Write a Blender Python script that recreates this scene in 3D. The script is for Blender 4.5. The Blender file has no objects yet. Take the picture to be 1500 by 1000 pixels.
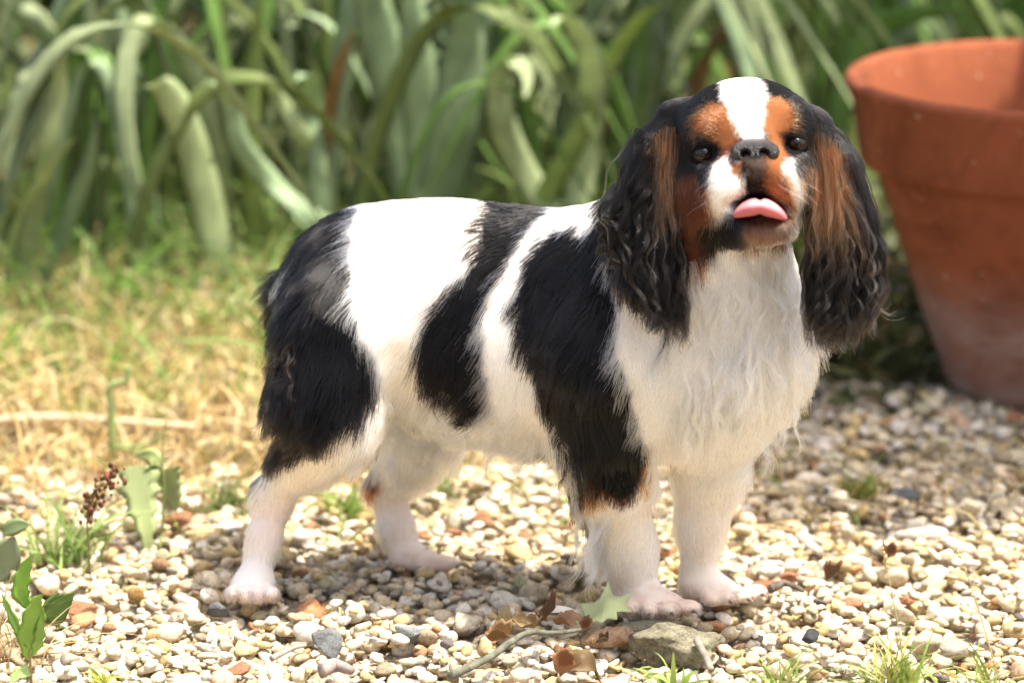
import bpy, bmesh, math, random
import numpy as np
from mathutils import Vector, Matrix

SC = bpy.context.scene
COL = SC.collection

# ------------------------------------------------------------------ camera
CAM_H, PITCH, LENS = 1.07, math.radians(14.3), 150.0
cam_data = bpy.data.cameras.new('camera')
cam_data.lens = LENS
cam_data.sensor_width = 36.0
cam_data.clip_start, cam_data.clip_end = 0.05, 2000.0
cam_data.dof.use_dof = True
cam_data.dof.focus_distance = 3.36
cam_data.dof.aperture_fstop = 4.0
cam = bpy.data.objects.new('camera', cam_data)
cam.location = (0, 0, CAM_H)
cam.rotation_euler = (math.pi / 2 - PITCH, 0, 0)
COL.objects.link(cam)
SC.camera = cam

# ------------------------------------------------------------------ sky, sun, exposure
SUN_EL, SUN_AZ = math.radians(72.5), math.radians(105)     # azimuth clockwise from +Y (away from the camera)
world = bpy.data.worlds.new('World')
SC.world = world
world.use_nodes = True
wn = world.node_tree.nodes
sky = wn.new('ShaderNodeTexSky')
sky.sky_type = 'NISHITA'
sky.sun_disc = False
sky.sun_elevation = SUN_EL
sky.sun_rotation = SUN_AZ
sky.dust_density = 6.0
sky.ozone_density = 0.3
wn['Background'].inputs['Strength'].default_value = 0.15
world.node_tree.links.new(sky.outputs['Color'], wn['Background'].inputs['Color'])
sun_data = bpy.data.lights.new('sun', 'SUN')
sun_data.energy = 4.6
sun_data.angle = math.radians(0.55)
sun_data.color = (1.0, 0.95, 0.87)
sun = bpy.data.objects.new('sun', sun_data)
SUN_DIR = Vector((math.sin(SUN_AZ) * math.cos(SUN_EL), math.cos(SUN_AZ) * math.cos(SUN_EL), math.sin(SUN_EL)))
sun.rotation_euler = (-SUN_DIR).to_track_quat('-Z', 'Y').to_euler()
sun.location = SUN_DIR * 20
COL.objects.link(sun)
SC.view_settings.view_transform = 'Standard'
SC.view_settings.look = 'None'
SC.view_settings.gamma = 1.0
SC.view_settings.use_curve_mapping = False
SC.view_settings.exposure = 1.12
SC.cycles.max_bounces = 16
SC.cycles.diffuse_bounces = 5
SC.cycles.transmission_bounces = 16
SC.cycles.transparent_max_bounces = 8
SC.cycles.use_denoising = True

# ------------------------------------------------------------------ helpers
F_PX = 1500 * LENS / 36.0
RIGHT = np.array([1.0, 0, 0])
FWD = np.array([0, math.cos(PITCH), -math.sin(PITCH)])
UP = np.array([0, math.sin(PITCH), math.cos(PITCH)])
EYE = np.array([0, 0, CAM_H])


def at_depth(px, py, Y):
    """World point at distance Y in front of the viewer, on the sight line through a photo point."""
    d = FWD + RIGHT * ((px - 750) / F_PX) + UP * ((500 - py) / F_PX)
    return EYE + d * (Y / d[1])


def on_ground(px, py, z=0.0):
    d = FWD + RIGHT * ((px - 750) / F_PX) + UP * ((500 - py) / F_PX)
    return EYE + d * ((z - CAM_H) / d[2])


def photo_xy(p):
    q = np.asarray(p) - EYE
    zc = q @ FWD
    return 750 + F_PX * (q @ RIGHT) / zc, 500 - F_PX * (q @ UP) / zc


PX = 3.45 / F_PX          # one photo pixel in metres at the dog's distance


def tag(o, label=None, cat=None, group=None, kind=None):
    if label: o['label'] = label
    if cat: o['category'] = cat
    if group: o['group'] = group
    if kind: o['kind'] = kind
    return o


def link(name, data, parent=None, loc=None):
    o = bpy.data.objects.new(name, data)
    COL.objects.link(o)
    if parent is not None:
        o.parent = parent
        o.matrix_parent_inverse = Matrix.Translation(-Vector(parent.location))
    if loc is not None: o.location = loc
    return o


def mesh_from(name, verts, faces, mat=None, smooth=True, attrs=None):
    me = bpy.data.meshes.new(name)
    verts = np.asarray(verts, dtype=np.float32)
    if isinstance(faces, np.ndarray) and faces.ndim == 2:
        n, k = faces.shape
        me.vertices.add(len(verts)); me.vertices.foreach_set('co', verts.ravel())
        me.loops.add(n * k); me.loops.foreach_set('vertex_index', faces.astype(np.int32).ravel())
        me.polygons.add(n)
        me.polygons.foreach_set('loop_start', np.arange(0, n * k, k, dtype=np.int32))
        me.polygons.foreach_set('loop_total', np.full(n, k, dtype=np.int32))
        me.update(calc_edges=True); me.validate()
    else:
        me.from_pydata([tuple(map(float, v)) for v in verts], [], [tuple(map(int, f)) for f in faces])
        me.update()
    if smooth: me.polygons.foreach_set('use_smooth', np.ones(len(me.polygons), dtype=bool))
    if mat is not None: me.materials.append(mat)
    for an, arr in (attrs or {}).items():
        at = me.attributes.new(an, 'FLOAT_COLOR', 'POINT')
        c = np.ones((len(verts), 4), dtype=np.float32); c[:, :3] = arr
        at.data.foreach_set('color', c.ravel())
    return me


class NT:
    """Small helper for building a node material."""
    def __init__(self, name, rough=0.7, spec=0.3):
        self.m = bpy.data.materials.new(name); self.m.use_nodes = True
        self.t = self.m.node_tree; self.n = self.t.nodes
        self.b = self.n['Principled BSDF']
        self.b.inputs['Roughness'].default_value = rough
        self.b.inputs['Specular IOR Level'].default_value = spec

    def node(self, kind, **kw):
        x = self.n.new(kind)
        for k, v in kw.items():
            if k in x.inputs: x.inputs[k].default_value = v
            else: setattr(x, k, v)
        return x

    def ln(self, a, b): self.t.links.new(a, b)

    def noise(self, scale, detail=4, rough=0.6, coord=None, dist=0.0):
        x = self.node('ShaderNodeTexNoise'); x.inputs['Scale'].default_value = scale
        x.inputs['Detail'].default_value = detail; x.inputs['Roughness'].default_value = rough
        x.inputs['Distortion'].default_value = dist
        if coord is not None: self.ln(coord, x.inputs['Vector'])
        return x.outputs['Fac']

    def coord(self, which='Object'):
        return self.node('ShaderNodeTexCoord').outputs[which]

    def ramp(self, fac, stops):
        x = self.node('ShaderNodeValToRGB'); e = x.color_ramp.elements
        while len(e) < len(stops): e.new(0.5)
        for i, (p, c) in enumerate(stops):
            e[i].position = p; e[i].color = (*c, 1) if len(c) == 3 else c
        self.ln(fac, x.inputs['Fac'])
        return x.outputs['Color']

    def mix(self, fac, a, b, mode='MIX'):
        x = self.node('ShaderNodeMix', data_type='RGBA', blend_type=mode)
        for s, v in ((x.inputs[0], fac), (x.inputs[6], a), (x.inputs[7], b)):
            if hasattr(v, 'is_linked'): self.ln(v, s)
            elif isinstance(v, (int, float)): s.default_value = v
            else: s.default_value = (*v, 1)
        return x.outputs[2]

    def attr(self, name):
        return self.node('ShaderNodeAttribute', attribute_name=name).outputs['Color']

    def base(self, c): self.ln(c, self.b.inputs['Base Color']); return self

    def bump(self, h, strength=0.3, dist=0.002):
        x = self.node('ShaderNodeBump'); x.inputs['Strength'].default_value = strength
        x.inputs['Distance'].default_value = dist
        self.ln(h, x.inputs['Height']); self.ln(x.outputs['Normal'], self.b.inputs['Normal']); return self


def hair_curves(name, pts, colors, radius, mat, parent):
    """pts: (n, k, 3) strands, colors: (n, k, 3), radius: (n, k)."""
    n, k, _ = pts.shape
    cu = bpy.data.hair_curves.new(name)
    cu.add_curves([k] * n)
    cu.attributes['position'].data.foreach_set('vector', pts.astype(np.float32).ravel())
    ra = cu.attributes.get('radius') or cu.attributes.new('radius', 'FLOAT', 'POINT')
    ra.data.foreach_set('value', radius.astype(np.float32).ravel())
    ca = cu.attributes.new('col', 'FLOAT_COLOR', 'POINT')
    c = np.ones((n, k, 4), dtype=np.float32); c[..., :3] = np.clip(colors, 0, 1)
    ca.data.foreach_set('color', c.ravel())
    cu.materials.append(mat)
    return link(name, cu, parent)


def bez(pts, n):
    """Smooth curve (Catmull-Rom) through the points, n samples."""
    P = np.asarray(pts, dtype=float)
    if len(P) == 2: return P[0] + (P[1] - P[0]) * np.linspace(0, 1, n)[:, None]
    Q = np.vstack([2 * P[0] - P[1], P, 2 * P[-1] - P[-2]])
    u = np.linspace(0, len(P) - 1 - 1e-9, n); i = u.astype(int); t = (u - i)[:, None]
    a, b, c, d = Q[i], Q[i + 1], Q[i + 2], Q[i + 3]
    return 0.5 * (2 * b + (c - a) * t + (2 * a - 5 * b + 4 * c - d) * t**2 + (3 * b - a - 3 * c + d) * t**3)


def unit(v):
    return v / np.maximum(np.linalg.norm(v, axis=-1, keepdims=True), 1e-9)


def vnoise(p, scale, seed=0):
    """Cheap smooth value noise in [-1, 1] for (n, 3) points."""
    r = np.random.default_rng(seed)
    out = np.zeros(len(p))
    for _ in range(6):
        w = unit(r.normal(size=3)) * scale * r.uniform(0.6, 1.7)
        out += np.sin(p @ w + r.uniform(0, 6.28))
    return out / 3.2
# ================================================================== GROUND
def smooth(a, b, x):
    t = np.clip((np.asarray(x, dtype=float) - a) / (b - a), 0, 1); return t * t * (3 - 2 * t)


def bed_edge(x):
    """Distance at which the gravel gives way to the grassy bank."""
    x = np.asarray(x, dtype=float)
    return 3.80 + .03 * np.sin(x * 9) + .02 * np.sin(x * 23 + 1) + .30 * smooth(.05, .35, x) - .05 * smooth(-.05, -.2, x)


GRAVEL_Z = -0.020


def ground_z(x, y):
    x = np.asarray(x, dtype=float); y = np.asarray(y, dtype=float)
    bank = smooth(0, .12, y - bed_edge(x) + .03) * (.020 + .03 * smooth(0, .8, y - bed_edge(x)))
    far = np.hypot(x, y - 3.6) > 12
    return np.where(far, 0.02, GRAVEL_Z + bank + .004 * np.sin(x * 17) * np.sin(y * 13) * (y > bed_edge(x)))


gx = np.concatenate([[-900, -200, -40, -10, -4], np.linspace(-2, 2, 101), [4, 10, 40, 200, 900]])
gy = np.concatenate([[-900, -100, -10, 0, 1.5], np.linspace(2.3, 6.3, 101), [9, 15, 40, 200, 1500]])
GX, GY = np.meshgrid(gx, gy, indexing='ij')
gv = np.stack([GX, GY, ground_z(GX, GY)], -1).reshape(-1, 3)
ii, jj = np.meshgrid(np.arange(len(gx) - 1), np.arange(len(gy) - 1), indexing='ij')
q0 = (ii * len(gy) + jj).ravel()
gf = np.stack([q0, q0 + len(gy), q0 + len(gy) + 1, q0 + 1], 1)
soil = NT('soil', .95, .1)
sc_ = soil.coord()
soil.base(soil.mix(soil.noise(60, 6, .7, sc_), soil.ramp(soil.noise(6, 4, .6, sc_), [(.3, (.055, .038, .022)), (.7, (.13, .095, .052))]), (.16, .12, .07)))
soil.bump(soil.noise(180, 5, .7, sc_), .6, .006)
ground = tag(link('ground', mesh_from('ground', gv, gf, soil.m)), kind='structure')

# sandy bed under the pebbles
bx_, by_ = np.linspace(-1.2, 1.2, 61), np.linspace(2.4, 4.4, 81)
BX, BY = np.meshgrid(bx_, by_, indexing='ij')
bi, bj = np.meshgrid(np.arange(60), np.arange(80), indexing='ij'); keep_ = (BY[:-1, 1:] < bed_edge(BX[:-1, 1:]) + .05)
b0 = (bi * 81 + bj)[keep_]
sand = NT('sand', .95, .1); so_ = sand.coord()
sand.base(sand.ramp(sand.noise(420, 5, .75, so_), [(.3, (.16, .12, .075)), (.5, (.36, .29, .19)), (.7, (.55, .47, .34))])); sand.bump(sand.noise(500, 4, .7, so_), .8, .004)
tag(link('sand_bed', mesh_from('sand_bed', np.stack([BX, BY, np.full_like(BX, -.0155)], -1).reshape(-1, 3), np.stack([b0, b0 + 81, b0 + 82, b0 + 1], 1), sand.m)), kind='structure')

# ---- pebbles, dropped one by one onto what already lies there
PR = np.random.default_rng(21)


def icosphere(level):
    bm = bmesh.new(); bmesh.ops.create_icosphere(bm, subdivisions=level, radius=1.0)
    v = np.array([x.co[:] for x in bm.verts]); f = np.array([[x.index for x in p.verts] for p in bm.faces]); bm.free()
    return v, f


ICO2V, ICO2F = icosphere(2)
ICO1V, ICO1F = icosphere(1)


def pebble_shape(V0, rng, angular):
    v = V0.copy()
    for _ in range(rng.integers(5, 10)):
        n = unit(rng.normal(size=3)); h = rng.uniform(.36 if angular else .52, .86)
        d = v @ n; v = v - np.outer(np.maximum(d - h, 0) * (.95 if angular else .88), n)
    v = v * (1 + .10 * vnoise(v, 2.2, int(rng.integers(1e6))))[:, None]
    v = v * np.array([1.0, rng.uniform(.6, .95), rng.uniform(.36, .66)])
    return v / np.abs(v[:, :2]).max()


SHAPES = [pebble_shape(ICO2V, PR, i % 2 == 0) for i in range(16)]
SHAPES_LOW = [pebble_shape(ICO1V, PR, False) for i in range(6)]
PAL = np.array([(.60, .52, .38), (.66, .58, .43), (.72, .68, .60), (.66, .63, .58), (.54, .42, .22), (.60, .47, .24), (.40, .37, .31), (.48, .44, .36), (.55, .39, .28), (.44, .23, .12), (.24, .15, .085), (.12, .11, .11), (.48, .45, .30), (.33, .27, .19)])
PWT = np.array([.19, .15, .14, .10, .07, .06, .05, .06, .05, .014, .018, .009, .055, .025]); PWT /= PWT.sum()
CELL = .0022
hx0, hy0 = -.95, 2.72
hmap = np.full((int(1.9 / CELL), int(1.75 / CELL)), GRAVEL_Z)
hX = hx0 + CELL * np.arange(hmap.shape[0]); hY = hy0 + CELL * np.arange(hmap.shape[1])
PAWS = [(*on_ground(960, 884)[:2], .036), (*on_ground(1065, 868)[:2], .033), (*on_ground(368, 866)[:2], .028), (*on_ground(630, 822)[:2], .03)]
peb = []


def in_view(x, y):
    a, b = photo_xy(np.array([x, y, 0])); return -60 < a < 1560 and b < 1060


def drop(x, y, r, sh, tries=3):
    best = None
    for _ in range(tries):
        cx, cy = (x, y) if best is None else (x + PR.normal() * r * .8, y + PR.normal() * r * .8)
        i0, i1 = int((cx - r - hx0) / CELL), int((cx + r - hx0) / CELL) + 1
        j0, j1 = int((cy - r - hy0) / CELL), int((cy + r - hy0) / CELL) + 1
        if i0 < 0 or j0 < 0 or i1 >= hmap.shape[0] or j1 >= hmap.shape[1]: continue
        X = (hX[i0:i1, None] - cx) / r; Y = (hY[None, j0:j1] - cy) / r
        q = 1 - X * X - Y * Y; m = q > 0
        if not m.any(): continue
        half = np.sqrt(np.where(m, q, 0)) * r * sh
        z = (hmap[i0:i1, j0:j1] + half * .92)[m].max() - r * sh * .12
        if best is None or z < best[0]: best = (z, cx, cy, i0, i1, j0, j1, m, half)
    if best is None: return None
    z, cx, cy, i0, i1, j0, j1, m, half = best
    for ax, ay, ar in PAWS:
        if (cx - ax)**2 + (cy - ay)**2 < ar**2 and z + r * sh > .005: return None
    hm = hmap[i0:i1, j0:j1]; hm[m] = np.maximum(hm[m], (z + half)[m])
    return cx, cy, z


N_PEB = 34000
for i in range(N_PEB):
    dense = i < 31000
    x = PR.uniform(-.56, .56) if dense else PR.uniform(-.93, .93)
    y = PR.uniform(2.95, 4.10) if dense else PR.uniform(2.75, 4.40)
    if not dense and abs(x) < .54 and 2.97 < y: continue
    if y > bed_edge(x) + PR.normal() * .05: continue
    r = float(np.clip(np.exp(PR.normal(math.log(.0051), .42)), 0.0030, .0145))
    if not dense: r *= 1.25
    k = int(PR.integers(len(SHAPES))); sh = float(SHAPES[k][:, 2].max())
    got = drop(x, y, r * .76, sh)
    if got is None or got[2] > .012: continue
    c = PAL[PR.choice(len(PAL), p=PWT)] * PR.uniform(.84, 1.14) * np.array([1.05, 1.03, .97])
    peb.append((got[0], got[1], got[2], r, k, *c, dense))
PEB = np.array(peb, dtype=float)
stone = {}


def stone_mat(name, col_fn):
    m = NT(name, .72, .28)
    o = m.coord('Object')
    c = col_fn(m)
    geo = m.node('ShaderNodeNewGeometry')
    pos = m.node('ShaderNodeVectorMath', operation='ADD'); m.ln(geo.outputs['Position'], pos.inputs[0])
    p = pos.outputs[0]
    mott = m.ramp(m.noise(240, 5, .65, p), [(.30, (.50, .44, .36)), (.5, (.95, .93, .9)), (.72, (1.14, 1.1, 1.02))])
    c = m.mix(1.0, c, mott, 'MULTIPLY')
    spk = m.ramp(m.noise(1300, 2, .6, p), [(.36, (.55, .5, .45)), (.46, (1, 1, 1))])
    c = m.mix(.55, c, spk, 'MULTIPLY')
    m.base(c); m.bump(m.noise(600, 5, .75, p), .6, .0018)
    return m.m


m_attr = stone_mat('gravel_stone', lambda m: m.attr('col'))
m_obj = stone_mat('pebble_stone', lambda m: m.node('ShaderNodeObjectInfo').outputs['Color'])


def rot_mats(n, rng, tilt=.45):
    a = rng.uniform(0, 6.283, n); tx = rng.normal(size=n) * tilt * .5; ty = rng.normal(size=n) * tilt * .5
    ca, sa, cx, sx, cy, sy = np.cos(a), np.sin(a), np.cos(tx), np.sin(tx), np.cos(ty), np.sin(ty)
    Z = np.zeros(n); O = np.ones(n)
    Rz = np.stack([np.stack([ca, -sa, Z], -1), np.stack([sa, ca, Z], -1), np.stack([Z, Z, O], -1)], 1)
    Rx = np.stack([np.stack([O, Z, Z], -1), np.stack([Z, cx, -sx], -1), np.stack([Z, sx, cx], -1)], 1)
    Ry = np.stack([np.stack([cy, Z, sy], -1), np.stack([Z, O, Z], -1), np.stack([-sy, Z, cy], -1)], 1)
    return Rx @ Ry @ Rz


RM = rot_mats(len(PEB), PR)
# the largest in the picture are single pebbles
vis = np.array([in_view(p[0], p[1]) and photo_xy(p[:3])[1] < 1004 for p in PEB])
size = np.where(vis, PEB[:, 3] / np.maximum(PEB[:, 1], .1) * (1 + 2.0 * (PEB[:, 2] > -.006)) * (1 + 0 * PEB[:, 1]), 0)
order = np.argsort(-size)
single = np.zeros(len(PEB), dtype=bool); single[order[:290]] = True
gv_, gf_, gc_, base_i = [], [], [], 0
for i, p in enumerate(PEB):
    if single[i]: continue
    if p[8] > .5 and p[3] > .0044: bv, bf = SHAPES[int(p[4])], ICO2F
    else: bv, bf = SHAPES_LOW[int(p[4]) % 6], ICO1F
    v = (bv * p[3]) @ RM[i].T + p[:3]
    gv_.append(v); gf_.append(bf + base_i); gc_.append(np.tile(p[5:8], (len(v), 1))); base_i += len(v)
gravel = tag(link('gravel', mesh_from('gravel', np.vstack(gv_), np.vstack(gf_), m_attr, True, {'col': np.vstack(gc_)}), ground), kind='stuff')
shape_me = [mesh_from('pebble', s, ICO2F, m_obj) for s in SHAPES]
for i in np.where(single)[0]:
    p = PEB[i]
    o = link('pebble', shape_me[int(p[4])], ground)
    M = np.eye(4); M[:3, :3] = RM[i] * p[3]; M[:3, 3] = p[:3]
    o.matrix_world = Matrix(M.tolist())
    o.color = (*p[5:8], 1)
# ================================================================== TERRACOTTA POT
pc = at_depth(1523, 600, 4.04); PCX, PCY = pc[0], 4.04
pot = bpy.data.objects.new('flower_pot', None); COL.objects.link(pot); pot.location = (PCX, PCY, -.006)
tag(pot, 'large empty terracotta flower pot with thick rim standing on the gravel', 'flower pot')


def lathe(profile, seg=96):
    n = len(profile); v, f = [], []
    for i in range(seg):
        a = 2 * math.pi * i / seg
        for r, z in profile: v.append((PCX + r * math.cos(a), PCY + r * math.sin(a), z - .006))
    for i in range(seg):
        for j in range(n - 1):
            a, b = i * n + j, ((i + 1) % seg) * n + j
            f.append([a, b, b + 1, a + 1])
    return v, f


tc = NT('terracotta', .85, .15)
o_ = tc.coord()
n1 = tc.noise(9, 5, .6, o_); n2 = tc.noise(70, 5, .65, o_)
cc_ = tc.mix(n2, tc.ramp(n1, [(.3, (.215, .060, .025)), (.7, (.30, .090, .038))]), (.25, .074, .032))
sep = tc.node('ShaderNodeSeparateXYZ'); tc.ln(o_, sep.inputs[0])
# lime bloom and dirt low on the wall
mp = tc.node('ShaderNodeMapRange'); mp.inputs['From Min'].default_value = .02; mp.inputs['From Max'].default_value = .14
mp.inputs['To Min'].default_value = 1; mp.inputs['To Max'].default_value = 0; tc.ln(sep.outputs['Z'], mp.inputs['Value'])
st = tc.node('ShaderNodeMapping'); st.inputs['Scale'].default_value = (7, 7, 16); tc.ln(o_, st.inputs['Vector'])
ml = tc.node('ShaderNodeMath', operation='MULTIPLY'); tc.ln(tc.ramp(tc.noise(1.6, 5, .65, st.outputs[0], .6), [(.40, (0, 0, 0)), (.75, (.9, .9, .9))]), ml.inputs[0]); tc.ln(mp.outputs[0], ml.inputs[1])
bl = tc.node('ShaderNodeMath', operation='MULTIPLY'); bl.inputs[1].default_value = .65; tc.ln(mp.outputs[0], bl.inputs[0])
stn = tc.ramp(tc.noise(5.5, 6, .7, o_, .8), [(.40, (.62, .60, .55)), (.52, (1, 1, 1)), (.70, (1.12, 1.1, 1.08))])
cc_ = tc.mix(.9, cc_, stn, 'MULTIPLY')
fleck = tc.ramp(tc.noise(120, 3, .6, o_), [(.66, (0, 0, 0)), (.72, (1, 1, 1))])
cc_ = tc.mix(fleck, cc_, (.42, .24, .16))
cc_ = tc.mix(bl.outputs[0], cc_, (.33, .19, .145))
cc_ = tc.mix(ml.outputs[0], cc_, (.48, .39, .34))
tc.base(cc_); tc.bump(tc.noise(140, 6, .7, o_), .45, .003)
R1 = .1975
wall = [(.0, .004), (.080, .004), (.084, .0), (.089, .004), (.097, .02), (.127, .105), (.149, .170), (.167, .226), (.167, .232)]
inner = [(.166, .240), (.150, .225), (.130, .15), (.100, .03), (.0, .028)]
rim = [(.160, .231), (.1775, .2255), (.1805, .2275), (.182, .232), (.1895, .285), (R1 - .0015, .300), (R1, .304), (R1 - .0015, .3085), (R1 - .006, .311), (R1 - .013, .310), (R1 - .0175, .305), (.168, .26), (.160, .236)]
lv, lf = lathe(wall + inner); link('pot_wall', mesh_from('pot_wall', lv, lf, tc.m), pot)
lv, lf = lathe(rim); link('pot_rim', mesh_from('pot_rim', lv, lf, tc.m), pot)
# ================================================================== PLANTS
LR = np.random.default_rng(5)


def leaf_mat(name, colr, rough=.5, trans=.35, vein=0):
    m = bpy.data.materials.new(name); m.use_nodes = True
    t = m.node_tree; n = t.nodes; b = n['Principled BSDF']
    b.inputs['Roughness'].default_value = rough; b.inputs['Specular IOR Level'].default_value = .35
    if colr == 'obj': c = n.new('ShaderNodeObjectInfo').outputs['Color']
    else:
        a = n.new('ShaderNodeAttribute'); a.attribute_name = 'col'; c = a.outputs['Color']
    tx = n.new('ShaderNodeTexCoord'); nz = n.new('ShaderNodeTexNoise'); nz.inputs['Scale'].default_value = 35; nz.inputs['Detail'].default_value = 4
    t.links.new(tx.outputs['Object'], nz.inputs['Vector'])
    rp = n.new('ShaderNodeValToRGB'); rp.color_ramp.elements[0].position = .35; rp.color_ramp.elements[0].color = (.80, .78, .70, 1)
    rp.color_ramp.elements[1].position = .68; rp.color_ramp.elements[1].color = (1.25, 1.2, 1.08, 1); t.links.new(nz.outputs['Fac'], rp.inputs['Fac'])
    mx = n.new('ShaderNodeMix'); mx.data_type = 'RGBA'; mx.blend_type = 'MULTIPLY'; mx.inputs[0].default_value = .8
    t.links.new(c, mx.inputs[6]); t.links.new(rp.outputs['Color'], mx.inputs[7])
    cc = mx.outputs[2]
    if vein:
        uv = n.new('ShaderNodeAttribute'); uv.attribute_name = 'across'
        wv = n.new('ShaderNodeMath'); wv.operation = 'SINE'; ml = n.new('ShaderNodeMath'); ml.operation = 'MULTIPLY'; ml.inputs[1].default_value = vein
        t.links.new(uv.outputs['Fac'], ml.inputs[0]); t.links.new(ml.outputs[0], wv.inputs[0])
        bp = n.new('ShaderNodeBump'); bp.inputs['Strength'].default_value = .4; bp.inputs['Distance'].default_value = .001
        t.links.new(wv.outputs[0], bp.inputs['Height']); t.links.new(bp.outputs['Normal'], b.inputs['Normal'])
    t.links.new(cc, b.inputs['Base Color'])
    tr = n.new('ShaderNodeBsdfTranslucent'); t.links.new(cc, tr.inputs['Color'])
    ms = n.new('ShaderNodeMixShader'); ms.inputs[0].default_value = trans
    t.links.new(b.outputs[0], ms.inputs[1]); t.links.new(tr.outputs[0], ms.inputs[2])
    t.links.new(ms.outputs[0], n['Material Output'].inputs['Surface'])
    return m


m_leaf = leaf_mat('strap_leaf', 'obj', .45, .3, 26)
m_blade = leaf_mat('grass_blade', 'attr', .6, .35)
m_broad = leaf_mat('broad_leaf', 'obj', .5, .3)


def strap(path, width, side=None, n=16, taper=.9, fold=.12, tipw=.04):
    """A strap leaf along a path: five points across, creased along the middle, with real thickness at the edges."""
    c = bez(path, n); t = np.linspace(0, 1, n)
    tan = unit(np.gradient(c, axis=0))
    sd = np.tile(np.asarray(side, dtype=float), (n, 1)) if side is not None else unit(np.cross(tan, EYE - c))
    sd = unit(sd - (sd * tan).sum(1, keepdims=True) * tan)
    nm = np.cross(sd, tan)
    w = width * .5 * (np.minimum(1, .62 + t * 1.5) * (1 - np.clip((t - taper + .35) / (1.35 - taper), 0, 1)**2.2) + tipw)
    v = []
    for u in (-1, -.5, 0, .5, 1):
        v.append(c + sd * (w * u)[:, None] + nm * (w * fold * (1 - abs(u)) * 2)[:, None])
    for u in (.5, 0, -.5):
        v.append(c + sd * (w * u)[:, None] + nm * (w * fold * (1 - abs(u)) * 2 - .0012 * (1 - t * .7))[:, None])
    v = np.stack(v, 1).reshape(-1, 3)
    f = [[i * 8 + j, i * 8 + (j + 1) % 8, (i + 1) * 8 + (j + 1) % 8, (i + 1) * 8 + j] for i in range(n - 1) for j in range(8)]
    return v, np.array(f)


def add_leaf(parent, path, width, col, side=None, name='leaf', label=None, mat=None, **kw):
    v, f = strap(path, width, side, **kw)
    me = mesh_from(name, v, f, mat or m_leaf)
    at = me.attributes.new('across', 'FLOAT', 'POINT')
    at.data.foreach_set('value', np.tile(np.array([-1, -.5, 0, .5, 1, .5, 0, -.5], dtype=np.float32), len(v) // 8))
    o = link(name, me, parent); o.color = (*np.clip(col, 0, 1), 1)
    if label: o['label'] = label
    return o


GLAUC, GREEN, PALE, OLIVE, STRAW, BROWN = map(np.array, ((.27, .37, .22), (.16, .28, .07), (.42, .51, .28), (.20, .27, .085), (.48, .37, .18), (.27, .16, .08)))
# traced leaves: photo outline points, distances, width in px, colour
HERO = {
    'a': [([(330, 300), (305, 180), (265, 70), (222, 28), (190, 60), (180, 130), (188, 210), (205, 300), (212, 410)], 30, PALE * .9),
          ([(380, 460), (372, 330), (366, 200), (372, 100), (384, -40)], 27, OLIVE * 1.5)],
    'b': [([(345, 470), (322, 400), (306, 310), (282, 220), (254, 150), (232, 124), (212, 128)], 44, PALE * 1.05),
          ([(480, 345), (445, 310), (398, 268), (352, 212), (338, 150), (322, 124), (298, 120)], 27, GLAUC * 1.35)],
    'c': [([(470, 330), (466, 250), (440, 195), (405, 140), (384, 105)], 25, PALE * 1.2), ([(470, 360), (466, 240), (458, 160), (448, 110), (432, 118)], 26, GLAUC * 1.3),
          ([(468, 300), (478, 190), (496, 100), (520, 40)], 18, BROWN * 1.3)],
    'd': [([(622, 430), (610, 300), (585, 170), (548, 20), (530, -50)], 62, GLAUC * 1.15), ([(626, 430), (624, 300), (618, 170), (606, 40), (596, -60)], 52, GLAUC * 1.25),
          ([(632, 430), (642, 300), (668, 190), (680, 60), (690, -60)], 70, GLAUC * 1.05)],
    'e': [([(668, 440), (676, 330), (690, 200), (700, 80), (706, -60)], 64, GLAUC * 1.1), ([(700, 420), (705, 300), (735, 180), (762, 80), (800, -40)], 44, PALE * .8)],
    'f': [([(830, 330), (798, 300), (760, 240), (735, 175), (732, 115), (752, 88), (772, 112), (768, 150)], 36, PALE * .95),
          ([(840, 330), (850, 260), (862, 180), (866, 100), (848, 45), (822, 24), (806, 40)], 40, PALE * 1.1), ([(770, 380), (800, 290), (850, 190), (895, 90), (945, 20), (985, 8)], 30, OLIVE * 1.6)],
    'g': [([(836, 420), (850, 320), (830, 240), (842, 130), (850, 30)], 52, GLAUC * .8), ([(930, 420), (925, 300), (940, 160), (960, 40), (975, -50)], 54, GLAUC * .75), ([(885, 380), (900, 260), (925, 130), (950, 0)], 40, GREEN)],
    'h': [([(1200, 260), (1146, 122), (1108, 48), (1060, -20)], 32, PALE * .95), ([(1010, 200), (1022, 120), (1050, 60), (1084, 40)], 20, BROWN * 1.4), ([(1220, 200), (1270, 60), (1340, 20), (1420, 18)], 34, GREEN * .9)],
    'i': [([(70, 400), (92, 260), (110, 120), (92, 76), (55, 95), (24, 160), (4, 270)], 42, PALE * .85), ([(150, 330), (144, 260), (125, 190), (126, 120), (148, 100), (176, 104)], 27, PALE * .8), ([(120, 130), (70, 60), (20, 20), (-40, -20)], 34, GLAUC)],
    'j': [([(60, 420), (96, 330), (130, 240), (142, 170)], 26, GLAUC), ([(30, 460), (46, 340), (70, 220), (86, 130), (90, 60)], 30, PALE * .8), ([(10, 420), (30, 330), (70, 250), (110, 200)], 26, PALE)],
    'k': [([(1430, 180), (1420, 60), (1380, 0), (1330, -30)], 36, GLAUC * .9), ([(1380, 120), (1350, 50), (1300, 20)], 40, GLAUC * .9), ([(1480, 140), (1490, 40), (1500, -60)], 44, GREEN * .8)],
}
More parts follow.
